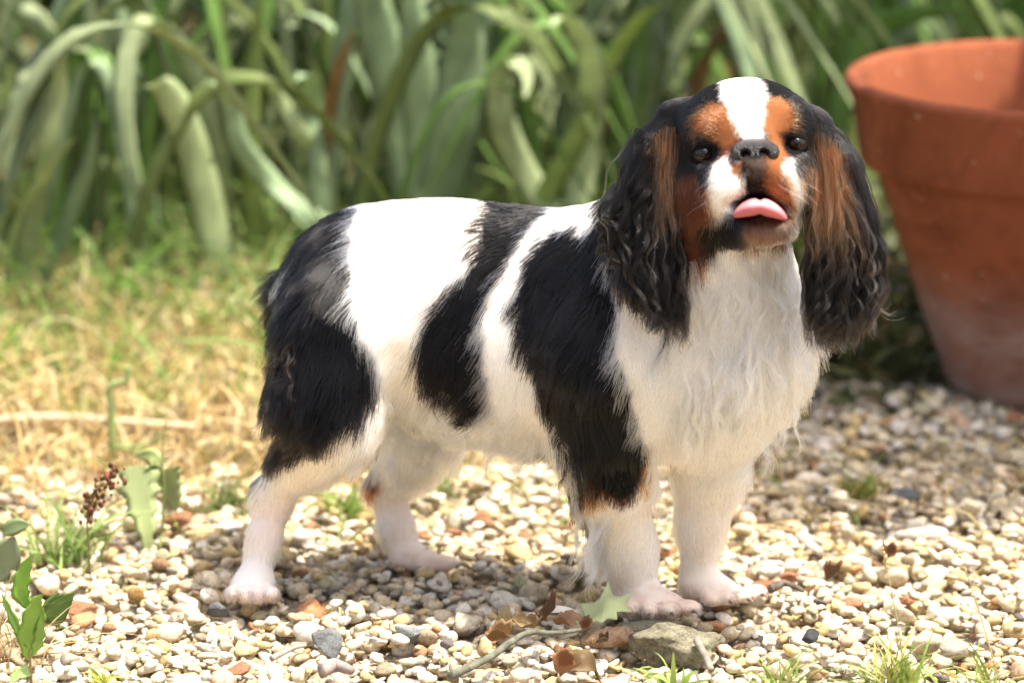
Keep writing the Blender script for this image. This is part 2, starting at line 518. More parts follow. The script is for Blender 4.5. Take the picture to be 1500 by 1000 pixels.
PLANTS = [
    ('a', 4.36, 'iris plant whose pale leaf arches over and hangs down, far left of the dog'), ('b', 4.30, 'iris plant with broad pale curved leaf left of the rump'),
    ('c', 4.40, 'iris plant with one brown withered leaf between the pale ones'), ('d', 4.42, 'iris plant with tall grey-green fan of wide leaves behind the rump'),
    ('e', 4.52, 'iris plant with wide grey-green leaf behind the middle of the back'), ('f', 4.36, 'iris plant with curled yellowish leaf and arched leaf behind the withers'),
    ('g', 4.50, 'shaded iris plant with dull grey-green leaves just left of the head'), ('h', 4.55, 'iris plant whose single bright leaf slants down behind the head'),
    ('i', 4.42, 'iris plant with drooping leaf at the left edge of the bed'), ('j', 4.26, 'low iris plant with short leaning leaves at the far left grass'),
    ('k', 5.00, 'iris plant in shade behind the terracotta pot'),
]
for key, Y, label in PLANTS:
    hero = HERO[key]
    bx = at_depth(np.mean([h[0][0][0] for h in hero]), 400, Y)[0]
    pl = bpy.data.objects.new('iris_plant', None); COL.objects.link(pl); pl.location = (bx, Y, float(ground_z(bx, Y)))
    tag(pl, label, 'plant', 'iris plants along the back of the bed')
    for pts_, w, col in hero:
        n = len(pts_)
        path = [at_depth(x, y, Y - .12 * (i / n)**1.5 + LR.normal() * .008) for i, (x, y) in enumerate(pts_)]
        g = np.array([path[0][0] + (bx - path[0][0]) * .4, Y + .02, float(ground_z(bx, Y)) - .01])
        if path[0][2] > g[2] + .03: path = [g] + path
        yaw = LR.choice([-1, 1]) * LR.uniform(.25, .7)
        add_leaf(pl, path, w * Y / F_PX * 1.25, col * LR.uniform(.9, 1.15), side=(math.cos(yaw), math.sin(yaw), .12 * LR.normal()), n=30, tipw=.03, taper=.8, fold=.10)
    for q in range(19):
        droop = LR.random() < .72
        a = LR.normal() * (1.1 if droop else .5); h = LR.uniform(.26, .50); bend = LR.uniform(.06, .22) if droop else LR.uniform(.0, .07)
        dy = LR.normal() * .12 - (.10 if droop else 0)
        front = q < (1 if key in 'bdef' else 4)
        b0 = np.array([bx + LR.normal() * .08, Y + (LR.normal() * .05 if front else abs(LR.normal()) * .10 + .10), float(ground_z(bx, Y)) - .01])
        d_ = np.array([math.sin(a), dy, 0])
        if droop:
            path = [b0, b0 + d_ * h * .12 + [0, 0, h * .45], b0 + d_ * h * .32 + [0, 0, h * .78], b0 + d_ * h * .58 + [0, 0, h * .80], b0 + d_ * h * .80 + [0, 0, h * .58], b0 + d_ * h * (.88 + bend) + [0, 0, h * (.40 - bend)]]
        else:
            path = [b0, b0 + d_ * h * .2 + [0, 0, h * .5], b0 + d_ * h * .45 + [0, 0, h * .85], b0 + d_ * h * .7 + [0, 0, h * 1.1]]
        yaw = LR.uniform(-1.1, 1.1)
        base = (GLAUC * 1.1, GREEN * 1.3, OLIVE, PALE, GREEN * 1.1, PALE * .9)[LR.integers(6)]
        if LR.random() < .12 and not droop: base = BROWN
        add_leaf(pl, path, LR.uniform(.010, .024), base * LR.uniform(.7, 1.1), side=(math.cos(yaw), math.sin(yaw), .15 * LR.normal()), n=18, taper=.75, tipw=.01, fold=.10)


# ---- grasses
def blades(n, pos, length, width, lean, colours, rng, seg=4):
    """n grass blades as one mesh: pos(n) -> base points, lean: spread of the direction."""
    P = pos(n); n = len(P)
    L = length(n, P); w = width * rng.uniform(.6, 1.3, n)
    az = rng.uniform(0, 6.283, n); le = np.abs(rng.normal(size=n)) * lean
    d = np.stack([np.cos(az) * np.sin(le), np.sin(az) * np.sin(le), np.cos(le)], 1)
    h = np.stack([np.cos(az), np.sin(az), 0 * az], 1); bend = rng.uniform(.1, .8, n)
    ya = rng.uniform(0, 3.1416, n); sd = np.stack([np.cos(ya), np.sin(ya), 0 * ya], 1)
    sd = unit(sd - (sd * d).sum(1, keepdims=True) * d)
    V_, C_ = [], []
    col = colours(n, P)
    for i in range(seg + 1):
        t = i / seg
        c = P + d * (L * t)[:, None] + h * (L * bend * t * t)[:, None] - np.array([0, 0, 1]) * (L * bend * .6 * t**3)[:, None]
        ww = (w * (1 - t**1.6) + .0003)[:, None] * .5
        V_ += [c - sd * ww, c + sd * ww]; C_ += [col, col]
    V_ = np.stack(V_, 1).reshape(-1, 3); C_ = np.stack(C_, 1).reshape(-1, 3)
    V_[:, 2] = np.maximum(V_[:, 2], ground_z(V_[:, 0], V_[:, 1]) + .001)
    k = 2 * (seg + 1)
    b = (np.arange(n) * k)[:, None, None] + (2 * np.arange(seg))[None, :, None]
    F_ = (b + np.array([0, 1, 3, 2])[None, None]).reshape(-1, 4)
    return V_, F_, C_


def onbank(x0, x1, a, b, keep=None):
    def f(n):
        x = LR.uniform(x0, x1, n); y = bed_edge(x) + LR.uniform(a, b, n)
        if keep is not None:
            m = LR.random(n) < keep(x, y); x, y = x[m], y[m]
        return np.stack([x, y, ground_z(x, y) - .002], 1)
    return f


def pick(*cols):
    cols = np.array(cols)
    return lambda n, P: cols[LR.integers(len(cols), size=n)] * LR.uniform(.75, 1.2, (n, 1))


left_w = lambda x, y: np.clip((.20 - x) / .15, .0, 1)
right_w = lambda x, y: np.clip((x - .02) / .15, .0, 1)
clumpy = lambda x, y: np.clip(.5 + .8 * np.sin(x * 31 + np.sin(y * 17) * 2) * np.sin(y * 27 + x * 11), .08, 1)
v, f, c = blades(9800, onbank(-1.3, .25, -.14, .60, lambda x, y: left_w(x, y) * np.clip((y - bed_edge(x) + .15) / .14, .06, 1)), lambda n, P: LR.uniform(.025, .085, n), .0034, 1.05, pick((.62, .47, .22), (.70, .57, .32), (.50, .36, .15), (.76, .66, .42), (.38, .26, .10)), LR)
tag(link('dry_grass', mesh_from('dry_grass', v, f, m_blade, True, {'col': c})), 'matted straw-coloured dry grass along the left edge of the gravel', 'grass', kind='stuff')
v, f, c = blades(15000, onbank(-1.5, 1.5, .30, 1.7, lambda x, y: clumpy(x, y)), lambda n, P: LR.uniform(.35, 1, n) * np.clip((P[:, 1] - 4.05) * .42 + .03, .03, .2), .0052, .5, pick((.09, .17, .028), (.12, .21, .04), (.07, .13, .022), (.17, .24, .07), (.15, .16, .045), (.28, .32, .14)), LR)
tag(link('green_grass', mesh_from('green_grass', v, f, m_blade, True, {'col': c})), 'tall green grass growing between and below the iris leaves', 'grass', kind='stuff')
v, f, c = blades(5200, onbank(-1.3, .5, .22, .75, lambda x, y: left_w(x, y - 0) * clumpy(y, x)), lambda n, P: LR.uniform(.04, .15, n), .0042, .75, pick((.16, .30, .05), (.20, .34, .08), (.12, .24, .04), (.30, .40, .14)), LR)
tag(link('fresh_grass', mesh_from('fresh_grass', v, f, m_blade, True, {'col': c})), 'fresh tangled green grass at the foot of the iris leaves', 'grass', kind='stuff')
sx_ = lambda n: np.stack([(q := LR.uniform(-.75, .75, n)), 3.42 + .38 * LR.random(n)**.6, np.full(n, -.004)], 1)
v, f, c = blades(700, sx_, lambda n, P: LR.uniform(.012, .05, n), .0026, 1.25, pick((.55, .43, .22), (.44, .34, .17), (.20, .26, .07), (.28, .24, .10)), LR)
tag(link('straw_scraps', mesh_from('straw_scraps', v, f, m_blade, True, {'col': c})), 'scraps of dry straw and grass strewn over the gravel behind the dog', 'straw', kind='stuff')
v, f, c = blades(3400, onbank(-1.3, .2, .12, .5, lambda x, y: left_w(x, y) * clumpy(x, y)), lambda n, P: LR.uniform(.025, .065, n), .004, .6, pick((.32, .37, .11), (.42, .42, .16), (.22, .31, .07)), LR)
tag(link('yellowing_grass', mesh_from('yellowing_grass', v, f, m_blade, True, {'col': c})), 'short yellow-green grass rising from the straw at the left', 'grass', kind='stuff')
v, f, c = blades(3600, onbank(.05, 1.3, -.42, .42, lambda x, y: right_w(x, y) * clumpy(x, y) * np.clip((y - 3.62) / .35, .06, 1)), lambda n, P: LR.uniform(.012, .06, n), .0042, .8, pick((.17, .18, .05), (.26, .22, .08), (.12, .14, .04), (.32, .26, .13)), LR)
tag(link('low_weeds', mesh_from('low_weeds', v, f, m_blade, True, {'col': c})), 'low olive weeds creeping over the gravel beside the pot', 'weeds', kind='stuff')


# ---- shrubs behind the bed, and the tree whose branch shades the pot
def leaf_cloud(n, blobs, size, rng, cols, flat=.5):
    """Leaf-shaped six-sided faces spread through a crown made of several lumps."""
    w = np.array([b[1][0] * b[1][1] * b[1][2] for b in blobs]); k = rng.choice(len(blobs), n, p=w / w.sum())
    C = np.array([b[0] for b in blobs])[k]; R = np.array([b[1] for b in blobs])[k]
    u = unit(rng.normal(size=(n, 3))) * (rng.uniform(.25, 1, n)**.5)[:, None]
    P = C + u * R * (1 + .22 * vnoise(u * 3 + C, 3.0, 5))[:, None]
    nrm = unit(u * .7 + rng.normal(size=(n, 3)) * .7 + [0, 0, flat])
    a = unit(np.cross(nrm, rng.normal(size=(n, 3)))); b = np.cross(nrm, a)
    s = size * rng.uniform(.55, 1.3, n)[:, None]
    V_ = np.stack([P - a * s, P - a * s * .3 + b * s * .45, P + a * s * .5 + b * s * .38, P + a * s * 1.1 - nrm * s * .25, P + a * s * .5 - b * s * .38, P - a * s * .3 - b * s * .45], 1).reshape(-1, 3)
    F_ = np.arange(n * 6).reshape(-1, 6)
    cols = np.array(cols); col = cols[rng.integers(len(cols), size=n)] * rng.uniform(.7, 1.25, (n, 1))
    return V_, F_, np.repeat(col, 6, 0)


wv, wf, wc = leaf_cloud(5200, [((.24, 4.17, .02), (.14, .16, .045)), ((.38, 4.22, .03), (.14, .2, .06)), ((.12, 4.22, .02), (.14, .15, .04)), ((.52, 4.38, .04), (.25, .16, .08)), ((.30, 4.40, .05), (.25, .14, .09)), ((.30, 4.02, .0), (.10, .10, .02))], .011, LR, [(.07, .085, .02), (.10, .11, .028), (.05, .06, .016), (.15, .12, .05), (.12, .14, .04)], .9)
wv[:, 2] = np.maximum(wv[:, 2], ground_z(wv[:, 0], wv[:, 1]) + .001)
tag(link('ground_cover', mesh_from('ground_cover', wv, wf, m_blade, False, {'col': wc})), 'low dark olive ground cover in the shade beside the pot', 'weeds', kind='stuff')


def tube(path, r0, r1, n=14, seg=7):
    c = bez(path, n); t = np.linspace(0, 1, n)
    tan = unit(np.gradient(c, axis=0)); ref = np.array([.3, .2, .93]); s = unit(np.cross(tan, ref)); q = np.cross(tan, s)
    a = np.linspace(0, 2 * math.pi, seg, endpoint=False)
    r = (r0 + (r1 - r0) * t)[:, None, None]
    v = (c[:, None] + r * (np.cos(a)[None, :, None] * s[:, None] + np.sin(a)[None, :, None] * q[:, None])).reshape(-1, 3)
    f = [[i * seg + j, i * seg + (j + 1) % seg, (i + 1) * seg + (j + 1) % seg, (i + 1) * seg + j] for i in range(n - 1) for j in range(seg)]
    f += [list(range(seg))[::-1], list(range((n - 1) * seg, n * seg))]
    return v, f


bark = NT('bark', .9, .15); bark.base(bark.ramp(bark.noise(40, 5, .7, bark.coord()), [(.3, (.05, .035, .022)), (.7, (.15, .11, .075))])); bark.bump(bark.noise(90, 5), .7, .006)
SHRUBS = [(-1.7, 6.0, 'dark evergreen shrub behind the left end of the bed'), (-.75, 6.2, 'bushy green shrub behind the irises left of the dog'), (.15, 6.3, 'dense green shrub behind the irises at the dog\'s back'),
          (.75, 5.45, 'small dark leafy shrub between the dog\'s head and the pot'), (1.35, 6.0, 'dark shrub behind the terracotta pot'), (2.3, 6.2, 'broad green shrub at the right end of the bed')]
for i, (sx, sy, label) in enumerate(SHRUBS):
    sh_ = bpy.data.objects.new('shrub', None); COL.objects.link(sh_); sh_.location = (sx, sy, .02)
    tag(sh_, label, 'shrub', 'shrubs behind the iris bed')
    big = 1.0 if i != 3 else .62
    blobs = [((sx + LR.normal() * .25 * big, sy + LR.normal() * .15 * big, .42 * big + LR.uniform(-.2, .35) * big), np.array([.42, .32, .36]) * big * LR.uniform(.75, 1.1)) for _ in range(6)]
    blobs.append(((sx, sy - .1 * big, .22 * big), np.array([.5, .32, .25]) * big))
    v, f, c = leaf_cloud(7500 if i != 3 else 5200, blobs, .034 if i != 3 else .024, LR, [(.045, .09, .02), (.06, .12, .028), (.085, .15, .04), (.03, .055, .015)])
    link('crown', mesh_from('crown', v, f, m_blade, False, {'col': c}), sh_)
    for j in range(3):
        e = np.array([sx + LR.normal() * .2 * big, sy + LR.normal() * .1, .55 * big])
        tv_, tf_ = tube([(sx + LR.normal() * .03, sy, .0), (sx * .5 + e[0] * .5 + .02, sy, .25 * big), e], .016 * big, .005 * big)
        link('stem', mesh_from('stem', tv_, tf_, bark.m), sh_)
tree = bpy.data.objects.new('tree', None); COL.objects.link(tree); tree.location = (1.75, 4.3, .0)
tag(tree, 'young tree right of the pot whose leafy branch throws shade over the gravel', 'tree')
tv_, tf_ = tube([(1.75, 4.3, -.05), (1.73, 4.28, .6), (1.70, 4.22, 1.3), (1.72, 4.2, 2.0)], .05, .03); link('trunk', mesh_from('trunk', tv_, tf_, bark.m), tree)
for k_, e in enumerate([(.72, 3.62, 1.42), (.98, 3.85, 1.62), (1.25, 3.85, 1.9)]):
    tv_, tf_ = tube([(1.71, 4.25, 1.1 + .1 * k_), (1.4, 4.05, 1.3 + .12 * k_), (1.15, 3.95, 1.38 + .12 * k_), e], .022, .004); link('limb', mesh_from('limb', tv_, tf_, bark.m), tree)
v, f, c = leaf_cloud(5200, [((.82, 3.63, 1.45), (.28, .19, .12)), ((.90, 3.72, 1.48), (.32, .22, .12)), ((1.0, 3.85, 1.55), (.26, .22, .12)), ((1.02, 3.68, 1.52), (.34, .2, .12)), ((1.22, 3.98, 1.58), (.36, .26, .12)), ((1.45, 4.1, 1.8), (.4, .34, .2)), ((1.7, 4.2, 2.1), (.5, .45, .3))], .045, LR, [(.05, .10, .022), (.07, .13, .03)], .8)
link('crown', mesh_from('crown', v, f, m_blade, False, {'col': c}), tree)
# ================================================================== THE DOG
RNG = np.random.default_rng(7)
def start(lo, hi, h):
    global LO, HI, H, NX, FIELD, AX
    LO, HI, H = np.array(lo), np.array(hi), h
    NX = np.ceil((HI - LO) / H).astype(int) + 1
    FIELD = np.full(NX, 1.0, dtype=np.float32)
    AX = [LO[i] + H * np.arange(NX[i]) for i in range(3)]


start([-0.275, 3.13, -0.012], [0.335, 3.56, 0.475], 0.0027)


def window(lo, hi):
    a = np.clip(((lo - LO) / H).astype(int), 0, NX - 1); b = np.clip(((hi - LO) / H).astype(int) + 2, 1, NX)
    sl = tuple(slice(a[i], b[i]) for i in range(3))
    G = np.stack(np.meshgrid(*[AX[i][sl[i]] for i in range(3)], indexing='ij'), -1)
    return sl, G


def blend(sl, d, k, cut=False):
    a = FIELD[sl]
    if cut:
        d = -d
        h = np.maximum(k - np.abs(a - d), 0) / k
        FIELD[sl] = np.maximum(a, d) + h * h * k * 0.25
    else:
        h = np.maximum(k - np.abs(a - d), 0) / k
        FIELD[sl] = np.minimum(a, d) - h * h * k * 0.25


def ell(c, r, k=0.02, roll=0.0, yaw=0.0, cut=False):
    """Ellipsoid with semi-axes r (photo px: across, up, towards the viewer)."""
    r = np.asarray(r) * PX; c = np.asarray(c)
    R = np.stack([RIGHT, UP, -FWD])
    cr, sr, cy, sy = math.cos(roll), math.sin(roll), math.cos(yaw), math.sin(yaw)
    R = np.array([[cy, 0, sy], [0, 1, 0], [-sy, 0, cy]]) @ R
    R = np.array([[cr, sr, 0], [-sr, cr, 0], [0, 0, 1]]) @ R
    m = r.max() + k + 0.006
    sl, G = window(c - m, c + m)
    L = (G - c) @ R.T
    k0 = np.linalg.norm(L / r, axis=-1); k1 = np.linalg.norm(L / r**2, axis=-1)
    blend(sl, k0 * (k0 - 1) / np.maximum(k1, 1e-6), k, cut)


def limb(pts, k=0.02):
    """Chain of tapered round segments: (point, radius px)."""
    for (a, ra), (b, rb) in zip(pts[:-1], pts[1:]):
        a, b = np.asarray(a), np.asarray(b); ra_, rb_ = ra * PX, rb * PX
        m = max(ra_, rb_) + k + 0.006
        sl, G = window(np.minimum(a, b) - m, np.maximum(a, b) + m)
        ab = b - a; L2 = ab @ ab
        t = np.clip(((G - a) @ ab) / L2, 0, 1)
        d = np.linalg.norm(G - a - t[..., None] * ab, axis=-1) - (ra_ + (rb_ - ra_) * t)
        blend(sl, d, k)


D = at_depth
HY = 3.265                      # distance of the middle of the head


HEAD_Z = (D(1092, 230, HY) - EYE) @ FWD


def hd(px, py, w):
    """Point of the head: w photo px nearer the viewer than the middle of the skull."""
    d = FWD + RIGHT * ((px - 750) / F_PX) + UP * ((500 - py) / F_PX)
    return EYE + d * (HEAD_Z - w * PX)


# trunk
ell(D(528, 425, 3.415), (108, 118, 105), .03)
ell(D(635, 440, 3.395), (140, 150, 112), .04, roll=-.05)
ell(D(770, 478, 3.365), (150, 172, 118), .05, roll=-.05)
ell(D(895, 490, 3.335), (130, 172, 122), .05)
ell(D(1018, 510, 3.315), (142, 150, 112), .05, roll=.15)
ell(D(1085, 475, 3.302), (98, 116, 90), .04, roll=.1)
limb([(D(930, 440, 3.33), 112), (D(1020, 330, 3.30), 96), (D(1080, 250, 3.28), 80)], .05)
ell(D(700, 545, 3.38), (120, 78, 80), .05, roll=-.14)
# tail, held low behind the rump
limb([(D(455, 395, 3.46), 24), (D(430, 430, 3.50), 22), (D(415, 520, 3.52), 18)], .02)
# hind legs
limb([(D(496, 480, 3.36), 86), (D(480, 570, 3.345), 68), (D(492, 618, 3.335), 48)], .035)
limb([(D(500, 612, 3.34), 48), (D(455, 662, 3.35), 39), (D(408, 716, 3.366), 26)], .025)
ell(D(394, 726, 3.374), (15, 20, 18), .018)
limb([(D(402, 728, 3.368), 24), (D(387, 785, 3.362), 21), (D(374, 842, 3.352), 23)], .014)
ell(D(370, 858, 3.345), (34, 22, 38), .012)
for x, y in ((341, 869), (359, 874), (380, 875), (398, 870)):
    ell(D(x, y - 1, 3.322), (11.5, 12, 20), .005)
limb([(D(600, 560, 3.45), 76), (D(622, 630, 3.45), 50), (D(596, 680, 3.455), 34), (D(570, 706, 3.46), 24)], .025)
ell(D(558, 712, 3.466), (12, 15, 14), .012)
limb([(D(570, 712, 3.46), 25), (D(580, 770, 3.452), 23), (D(596, 812, 3.446), 21)], .014)
ell(D(612, 820, 3.44), (36, 18, 32), .015)
for x, y in ((638, 822), (655, 822), (630, 828), (648, 829)):
    ell(D(x, y, 3.428), (20, 9, 16), .0035)
# fore legs
limb([(D(885, 520, 3.285), 88), (D(888, 630, 3.29), 62), (D(898, 710, 3.298), 46), (D(918, 790, 3.304), 33), (D(932, 862, 3.306), 33)], .024)
ell(D(955, 881, 3.300), (46, 20, 40), .012)
for x, y, w in ((924, 891, 3.284), (951, 893, 3.274), (981, 892, 3.276), (1008, 889, 3.288)):
    ell(D(x, y, w), (19, 12, 26), .004)
limb([(D(1040, 600, 3.335), 74), (D(1038, 690, 3.338), 44), (D(1028, 760, 3.342), 28), (D(1022, 838, 3.345), 26)], .024)
ell(D(1040, 862, 3.342), (42, 22, 34), .015)
for x, y, w in ((1066, 875, 3.322), (1090, 872, 3.330), (1108, 866, 3.340), (1042, 878, 3.320)):
    ell(D(x, y, w), (17, 11, 22), .004)

# clefts between the toes
for x, y, yy in ((350, 870, 3.302), (369.5, 873, 3.298), (389, 871, 3.302), (937, 893, 3.262), (966, 894, 3.256), (995, 892, 3.264), (1078, 876, 3.306), (1100, 871, 3.316), (1055, 878, 3.302)):
    ell(D(x, y, yy), (2.2 if x < 500 else 3.0, 13, 18 if x < 500 else 22), .0025, cut=True)

# head: skull, cheeks, brows, muzzle
ell(hd(1092, 214, 0), (104, 90, 92), .03, roll=.1)
ell(hd(1086, 172, 22), (72, 46, 62), .02, roll=.1)
ell(hd(1034, 280, 18), (54, 58, 56), .02)
ell(hd(1160, 266, 18), (46, 56, 54), .02)
ell(hd(1046, 186, 56), (34, 26, 26), .018)
ell(hd(1147, 174, 53), (30, 26, 26), .018)
ell(hd(1066, 274, 86), (37, 45, 46), .014, roll=.3)
ell(hd(1146, 266, 84), (34, 45, 46), .014, roll=-.28)
ell(hd(1106, 244, 100), (34, 30, 42), .012)
ell(hd(1110, 330, 74), (54, 24, 48), .014)
ell(hd(1104, 206, 78), (26, 26, 34), .014)
# mouth opening and eye sockets
ell(hd(1113, 300, 122), (44, 12, 56), .008, roll=-.02, cut=True)
ell(hd(1031, 227, 92), (17, 11, 19), .004, roll=-.1, cut=True)
ell(hd(1166, 212, 88), (17, 11.5, 19), .004, roll=.1, cut=True)
# ears: flaps hanging from the sides of the skull
limb([(hd(992, 172, -5), 26), (hd(962, 225, 0), 34), (hd(940, 310, 8), 38), (hd(945, 395, 16), 34), (hd(968, 440, 22), 22)], .012)
limb([(hd(1188, 180, -5), 24), (hd(1216, 240, 0), 34), (hd(1234, 330, 4), 40), (hd(1232, 420, 6), 36), (hd(1222, 470, 8), 24)], .012)


def surface_nets(F, lo, h):
    ins = F < 0
    nx, ny, nz = F.shape
    C = np.zeros((nx - 1, ny - 1, nz - 1), dtype=np.int8)
    for i in (0, 1):
        for j in (0, 1):
            for k in (0, 1):
                C += ins[i:nx - 1 + i, j:ny - 1 + j, k:nz - 1 + k]
    act = np.argwhere((C > 0) & (C < 8))
    idx = np.full(C.shape, -1, dtype=np.int32)
    idx[tuple(act.T)] = np.arange(len(act))
    acc = np.zeros((len(act), 3)); cnt = np.zeros(len(act))
    cor = [(i, j, k) for i in (0, 1) for j in (0, 1) for k in (0, 1)]
    vals = {c: F[tuple((act + c).T)] for c in cor}
    for c in cor:
        for ax in range(3):
            if c[ax] == 0:
                e = tuple(1 if q == ax else c[q] for q in range(3))
                a, b = vals[c], vals[e]
                m = (a < 0) != (b < 0)
                t = np.where(m, a / np.where(m, a - b, 1), 0)
                p = np.tile(np.array(c, dtype=float), (len(act), 1)); p[:, ax] += t
                acc[m] += p[m]; cnt[m] += 1
    V = lo + h * (act + acc / cnt[:, None])
    faces = []
    for ax in range(3):
        sa = [slice(None)] * 3; sb = [slice(None)] * 3
        sa[ax] = slice(0, -1); sb[ax] = slice(1, None)
        A, B = ins[tuple(sa)], ins[tuple(sb)]
        e = np.argwhere(A != B)
        u, v = [(1, 2), (2, 0), (0, 1)][ax]
        ok = (e[:, u] > 0) & (e[:, v] > 0) & (e[:, u] < F.shape[u] - 1) & (e[:, v] < F.shape[v] - 1)
        e = e[ok]
        flip = A[tuple(e.T)]
        def cell(du, dv):
            q = e.copy(); q[:, u] -= du; q[:, v] -= dv
            return idx[tuple(q.T)]
        quad = np.stack([cell(1, 1), cell(0, 1), cell(0, 0), cell(1, 0)], 1)
        quad[~flip] = quad[~flip][:, ::-1]
        faces.append(quad)
    return V, np.vstack(faces)


V, FQ = surface_nets(FIELD, LO, H)
E = np.vstack([FQ[:, [0, 1]], FQ[:, [1, 2]], FQ[:, [2, 3]], FQ[:, [3, 0]]])
for _ in range(2):
    S = np.zeros_like(V); cn = np.zeros(len(V))
    for a, b in ((0, 1), (1, 0)):
        for c in range(3): S[:, c] += np.bincount(E[:, a], weights=V[E[:, b], c], minlength=len(V))
        cn += np.bincount(E[:, a], minlength=len(V))
    V = V * .4 + .6 * S / np.maximum(cn, 1)[:, None]
fn = np.cross(V[FQ[:, 2]] - V[FQ[:, 0]], V[FQ[:, 3]] - V[FQ[:, 1]])
VN = np.zeros_like(V)
for q in range(4):
    for c in range(3): VN[:, c] += np.bincount(FQ[:, q], weights=fn[:, c], minlength=len(V))
VN = unit(VN)

# ---- coat colours: markings as outlines on the side the dog shows, mirrored to its other side
WHITE, BLACK = np.array([.87, .83, .755]), np.array([.0045, .0038, .0035])
TAN, RED = np.array([.25, .088, .030]), np.array([.085, .026, .011])
PINK = np.array([.90, .75, .65])
GREY = np.array([.05, .042, .036])
MARKS = [
    (BLACK, [(548, 260), (520, 318), (514, 350), (517, 400), (516, 450), (528, 490), (548, 530), (560, 556), (552, 584), (518, 612), (470, 645), (425, 668), (405, 660), (370, 715), (300, 700), (300, 220)]),
    (BLACK, [(690, 270), (716, 292), (705, 330), (692, 390), (668, 425), (640, 450), (622, 480), (617, 520), (630, 560), (652, 582), (682, 602), (716, 618), (722, 604), (714, 560), (707, 515), (705, 470), (716, 430), (742, 390), (768, 350), (792, 320), (815, 300), (760, 250)]),
    (BLACK, [(808, 338), (775, 385), (759, 430), (764, 480), (780, 530), (795, 580), (820, 630), (842, 664), (832, 684), (838, 702), (862, 708), (880, 726), (906, 738), (930, 722), (944, 694), (950, 660), (940, 630), (925, 580), (906, 530), (900, 500), (903, 460), (895, 420), (885, 395), (890, 350), (960, 300), (960, 240), (880, 318), (866, 338), (842, 352), (850, 332)]),
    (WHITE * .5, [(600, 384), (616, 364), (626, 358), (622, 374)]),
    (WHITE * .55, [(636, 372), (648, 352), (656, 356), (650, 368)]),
    (WHITE, [(426, 394), (428, 380), (440, 370), (447, 380), (440, 394)]),
    (TAN, [(838, 704), (862, 708), (880, 724), (905, 736), (926, 726), (912, 745), (884, 737), (855, 718)]),
    (TAN * .8, [(942, 690), (948, 655), (957, 660), (950, 700), (934, 726)]),
    (RED, [(526, 694), (546, 680), (556, 694), (550, 716), (536, 722)]),
    # head
    (BLACK, [(930, 90), (1230, 90), (1260, 200), (1240, 360), (1172, 350), (1168, 325), (1150, 346), (1050, 348), (1022, 370), (1020, 400), (900, 420), (900, 200)]),
    (RED, [(984, 252), (1015, 250), (1045, 268), (1046, 312), (1035, 332), (1030, 395), (1012, 392), (998, 370), (984, 310)]),
    (TAN, [(1012, 190), (1022, 168), (1042, 152), (1062, 156), (1076, 176), (1082, 200), (1076, 214), (1050, 206), (1020, 204)]),
    (TAN, [(1117, 164), (1126, 144), (1142, 142), (1158, 158), (1170, 190), (1150, 192), (1132, 200), (1118, 186)]),
    (RED, [(1050, 214), (1084, 206), (1080, 226), (1064, 244), (1046, 262), (1040, 246)]),
    (TAN, [(1126, 192), (1146, 204), (1150, 232), (1158, 262), (1162, 300), (1148, 318), (1128, 296), (1118, 268), (1124, 236)]),
    (TAN, [(1176, 228), (1200, 226), (1196, 262), (1184, 286), (1176, 262)]),
    (WHITE, [(1038, 250), (1062, 232), (1084, 236), (1088, 262), (1092, 284), (1076, 306), (1052, 322), (1036, 312), (1034, 280)]),
    (TAN, [(1066, 236), (1086, 238), (1086, 262), (1070, 258)]),
    (WHITE, [(1148, 242), (1162, 235), (1180, 262), (1181, 292), (1166, 304), (1156, 284)]),
    (np.array([.075, .05, .038]), [(1088, 236), (1127, 234), (1121, 248), (1115, 262), (1101, 264), (1095, 250)]),
    (WHITE, [(1048, 60), (1058, 140), (1074, 178), (1086, 204), (1098, 202), (1116, 200), (1118, 166), (1124, 142), (1108, 112), (1112, 60)]),
    (BLACK, [(1002, 226), (1010, 206), (1030, 200), (1052, 210), (1058, 226), (1048, 242), (1026, 250), (1008, 242)]),
    (BLACK, [(1146, 212), (1150, 196), (1168, 188), (1188, 198), (1190, 216), (1178, 232), (1158, 230)]),
    (np.array([.10, .056, .036]), [(1070, 340), (1082, 318), (1120, 316), (1154, 312), (1152, 346), (1110, 358), (1076, 356)]),
    (BLACK, [(1032, 318), (1062, 312), (1080, 312), (1084, 330), (1076, 346), (1038, 346)]),
    (WHITE, [(1162, 306), (1180, 292), (1190, 330), (1180, 380), (1158, 360), (1156, 330)]),
    # ears
    (BLACK, [(880, 150), (985, 130), (1000, 200), (992, 300), (1002, 440), (985, 470), (940, 440), (900, 390), (885, 300)]),
    (BLACK, [(1182, 150), (1260, 200), (1300, 330), (1290, 440), (1240, 500), (1198, 490), (1184, 440), (1178, 330), (1188, 240)]),
    (TAN * .9, [(966, 200), (978, 206), (984, 260), (988, 330), (966, 320), (952, 270), (956, 230)]),
    (TAN * .9, [(1196, 212), (1216, 216), (1236, 260), (1256, 310), (1246, 340), (1210, 350), (1190, 320), (1192, 260)]),
]


def inside(poly, x, y):
    r = np.zeros(len(x), dtype=bool); n = len(poly)
    for i in range(n):
        x1, y1 = poly[i]; x2, y2 = poly[(i + 1) % n]
        if y1 == y2: continue
        r ^= ((y1 > y) != (y2 > y)) & (x < (x2 - x1) * (y - y1) / (y2 - y1) + x1)
    return r


AXIS_P = D(880, 500, 3.345); AXIS_D = unit(D(1000, 500, 3.31) - D(560, 430, 3.41)); LAT = unit(np.cross([0, 0, 1], AXIS_D))


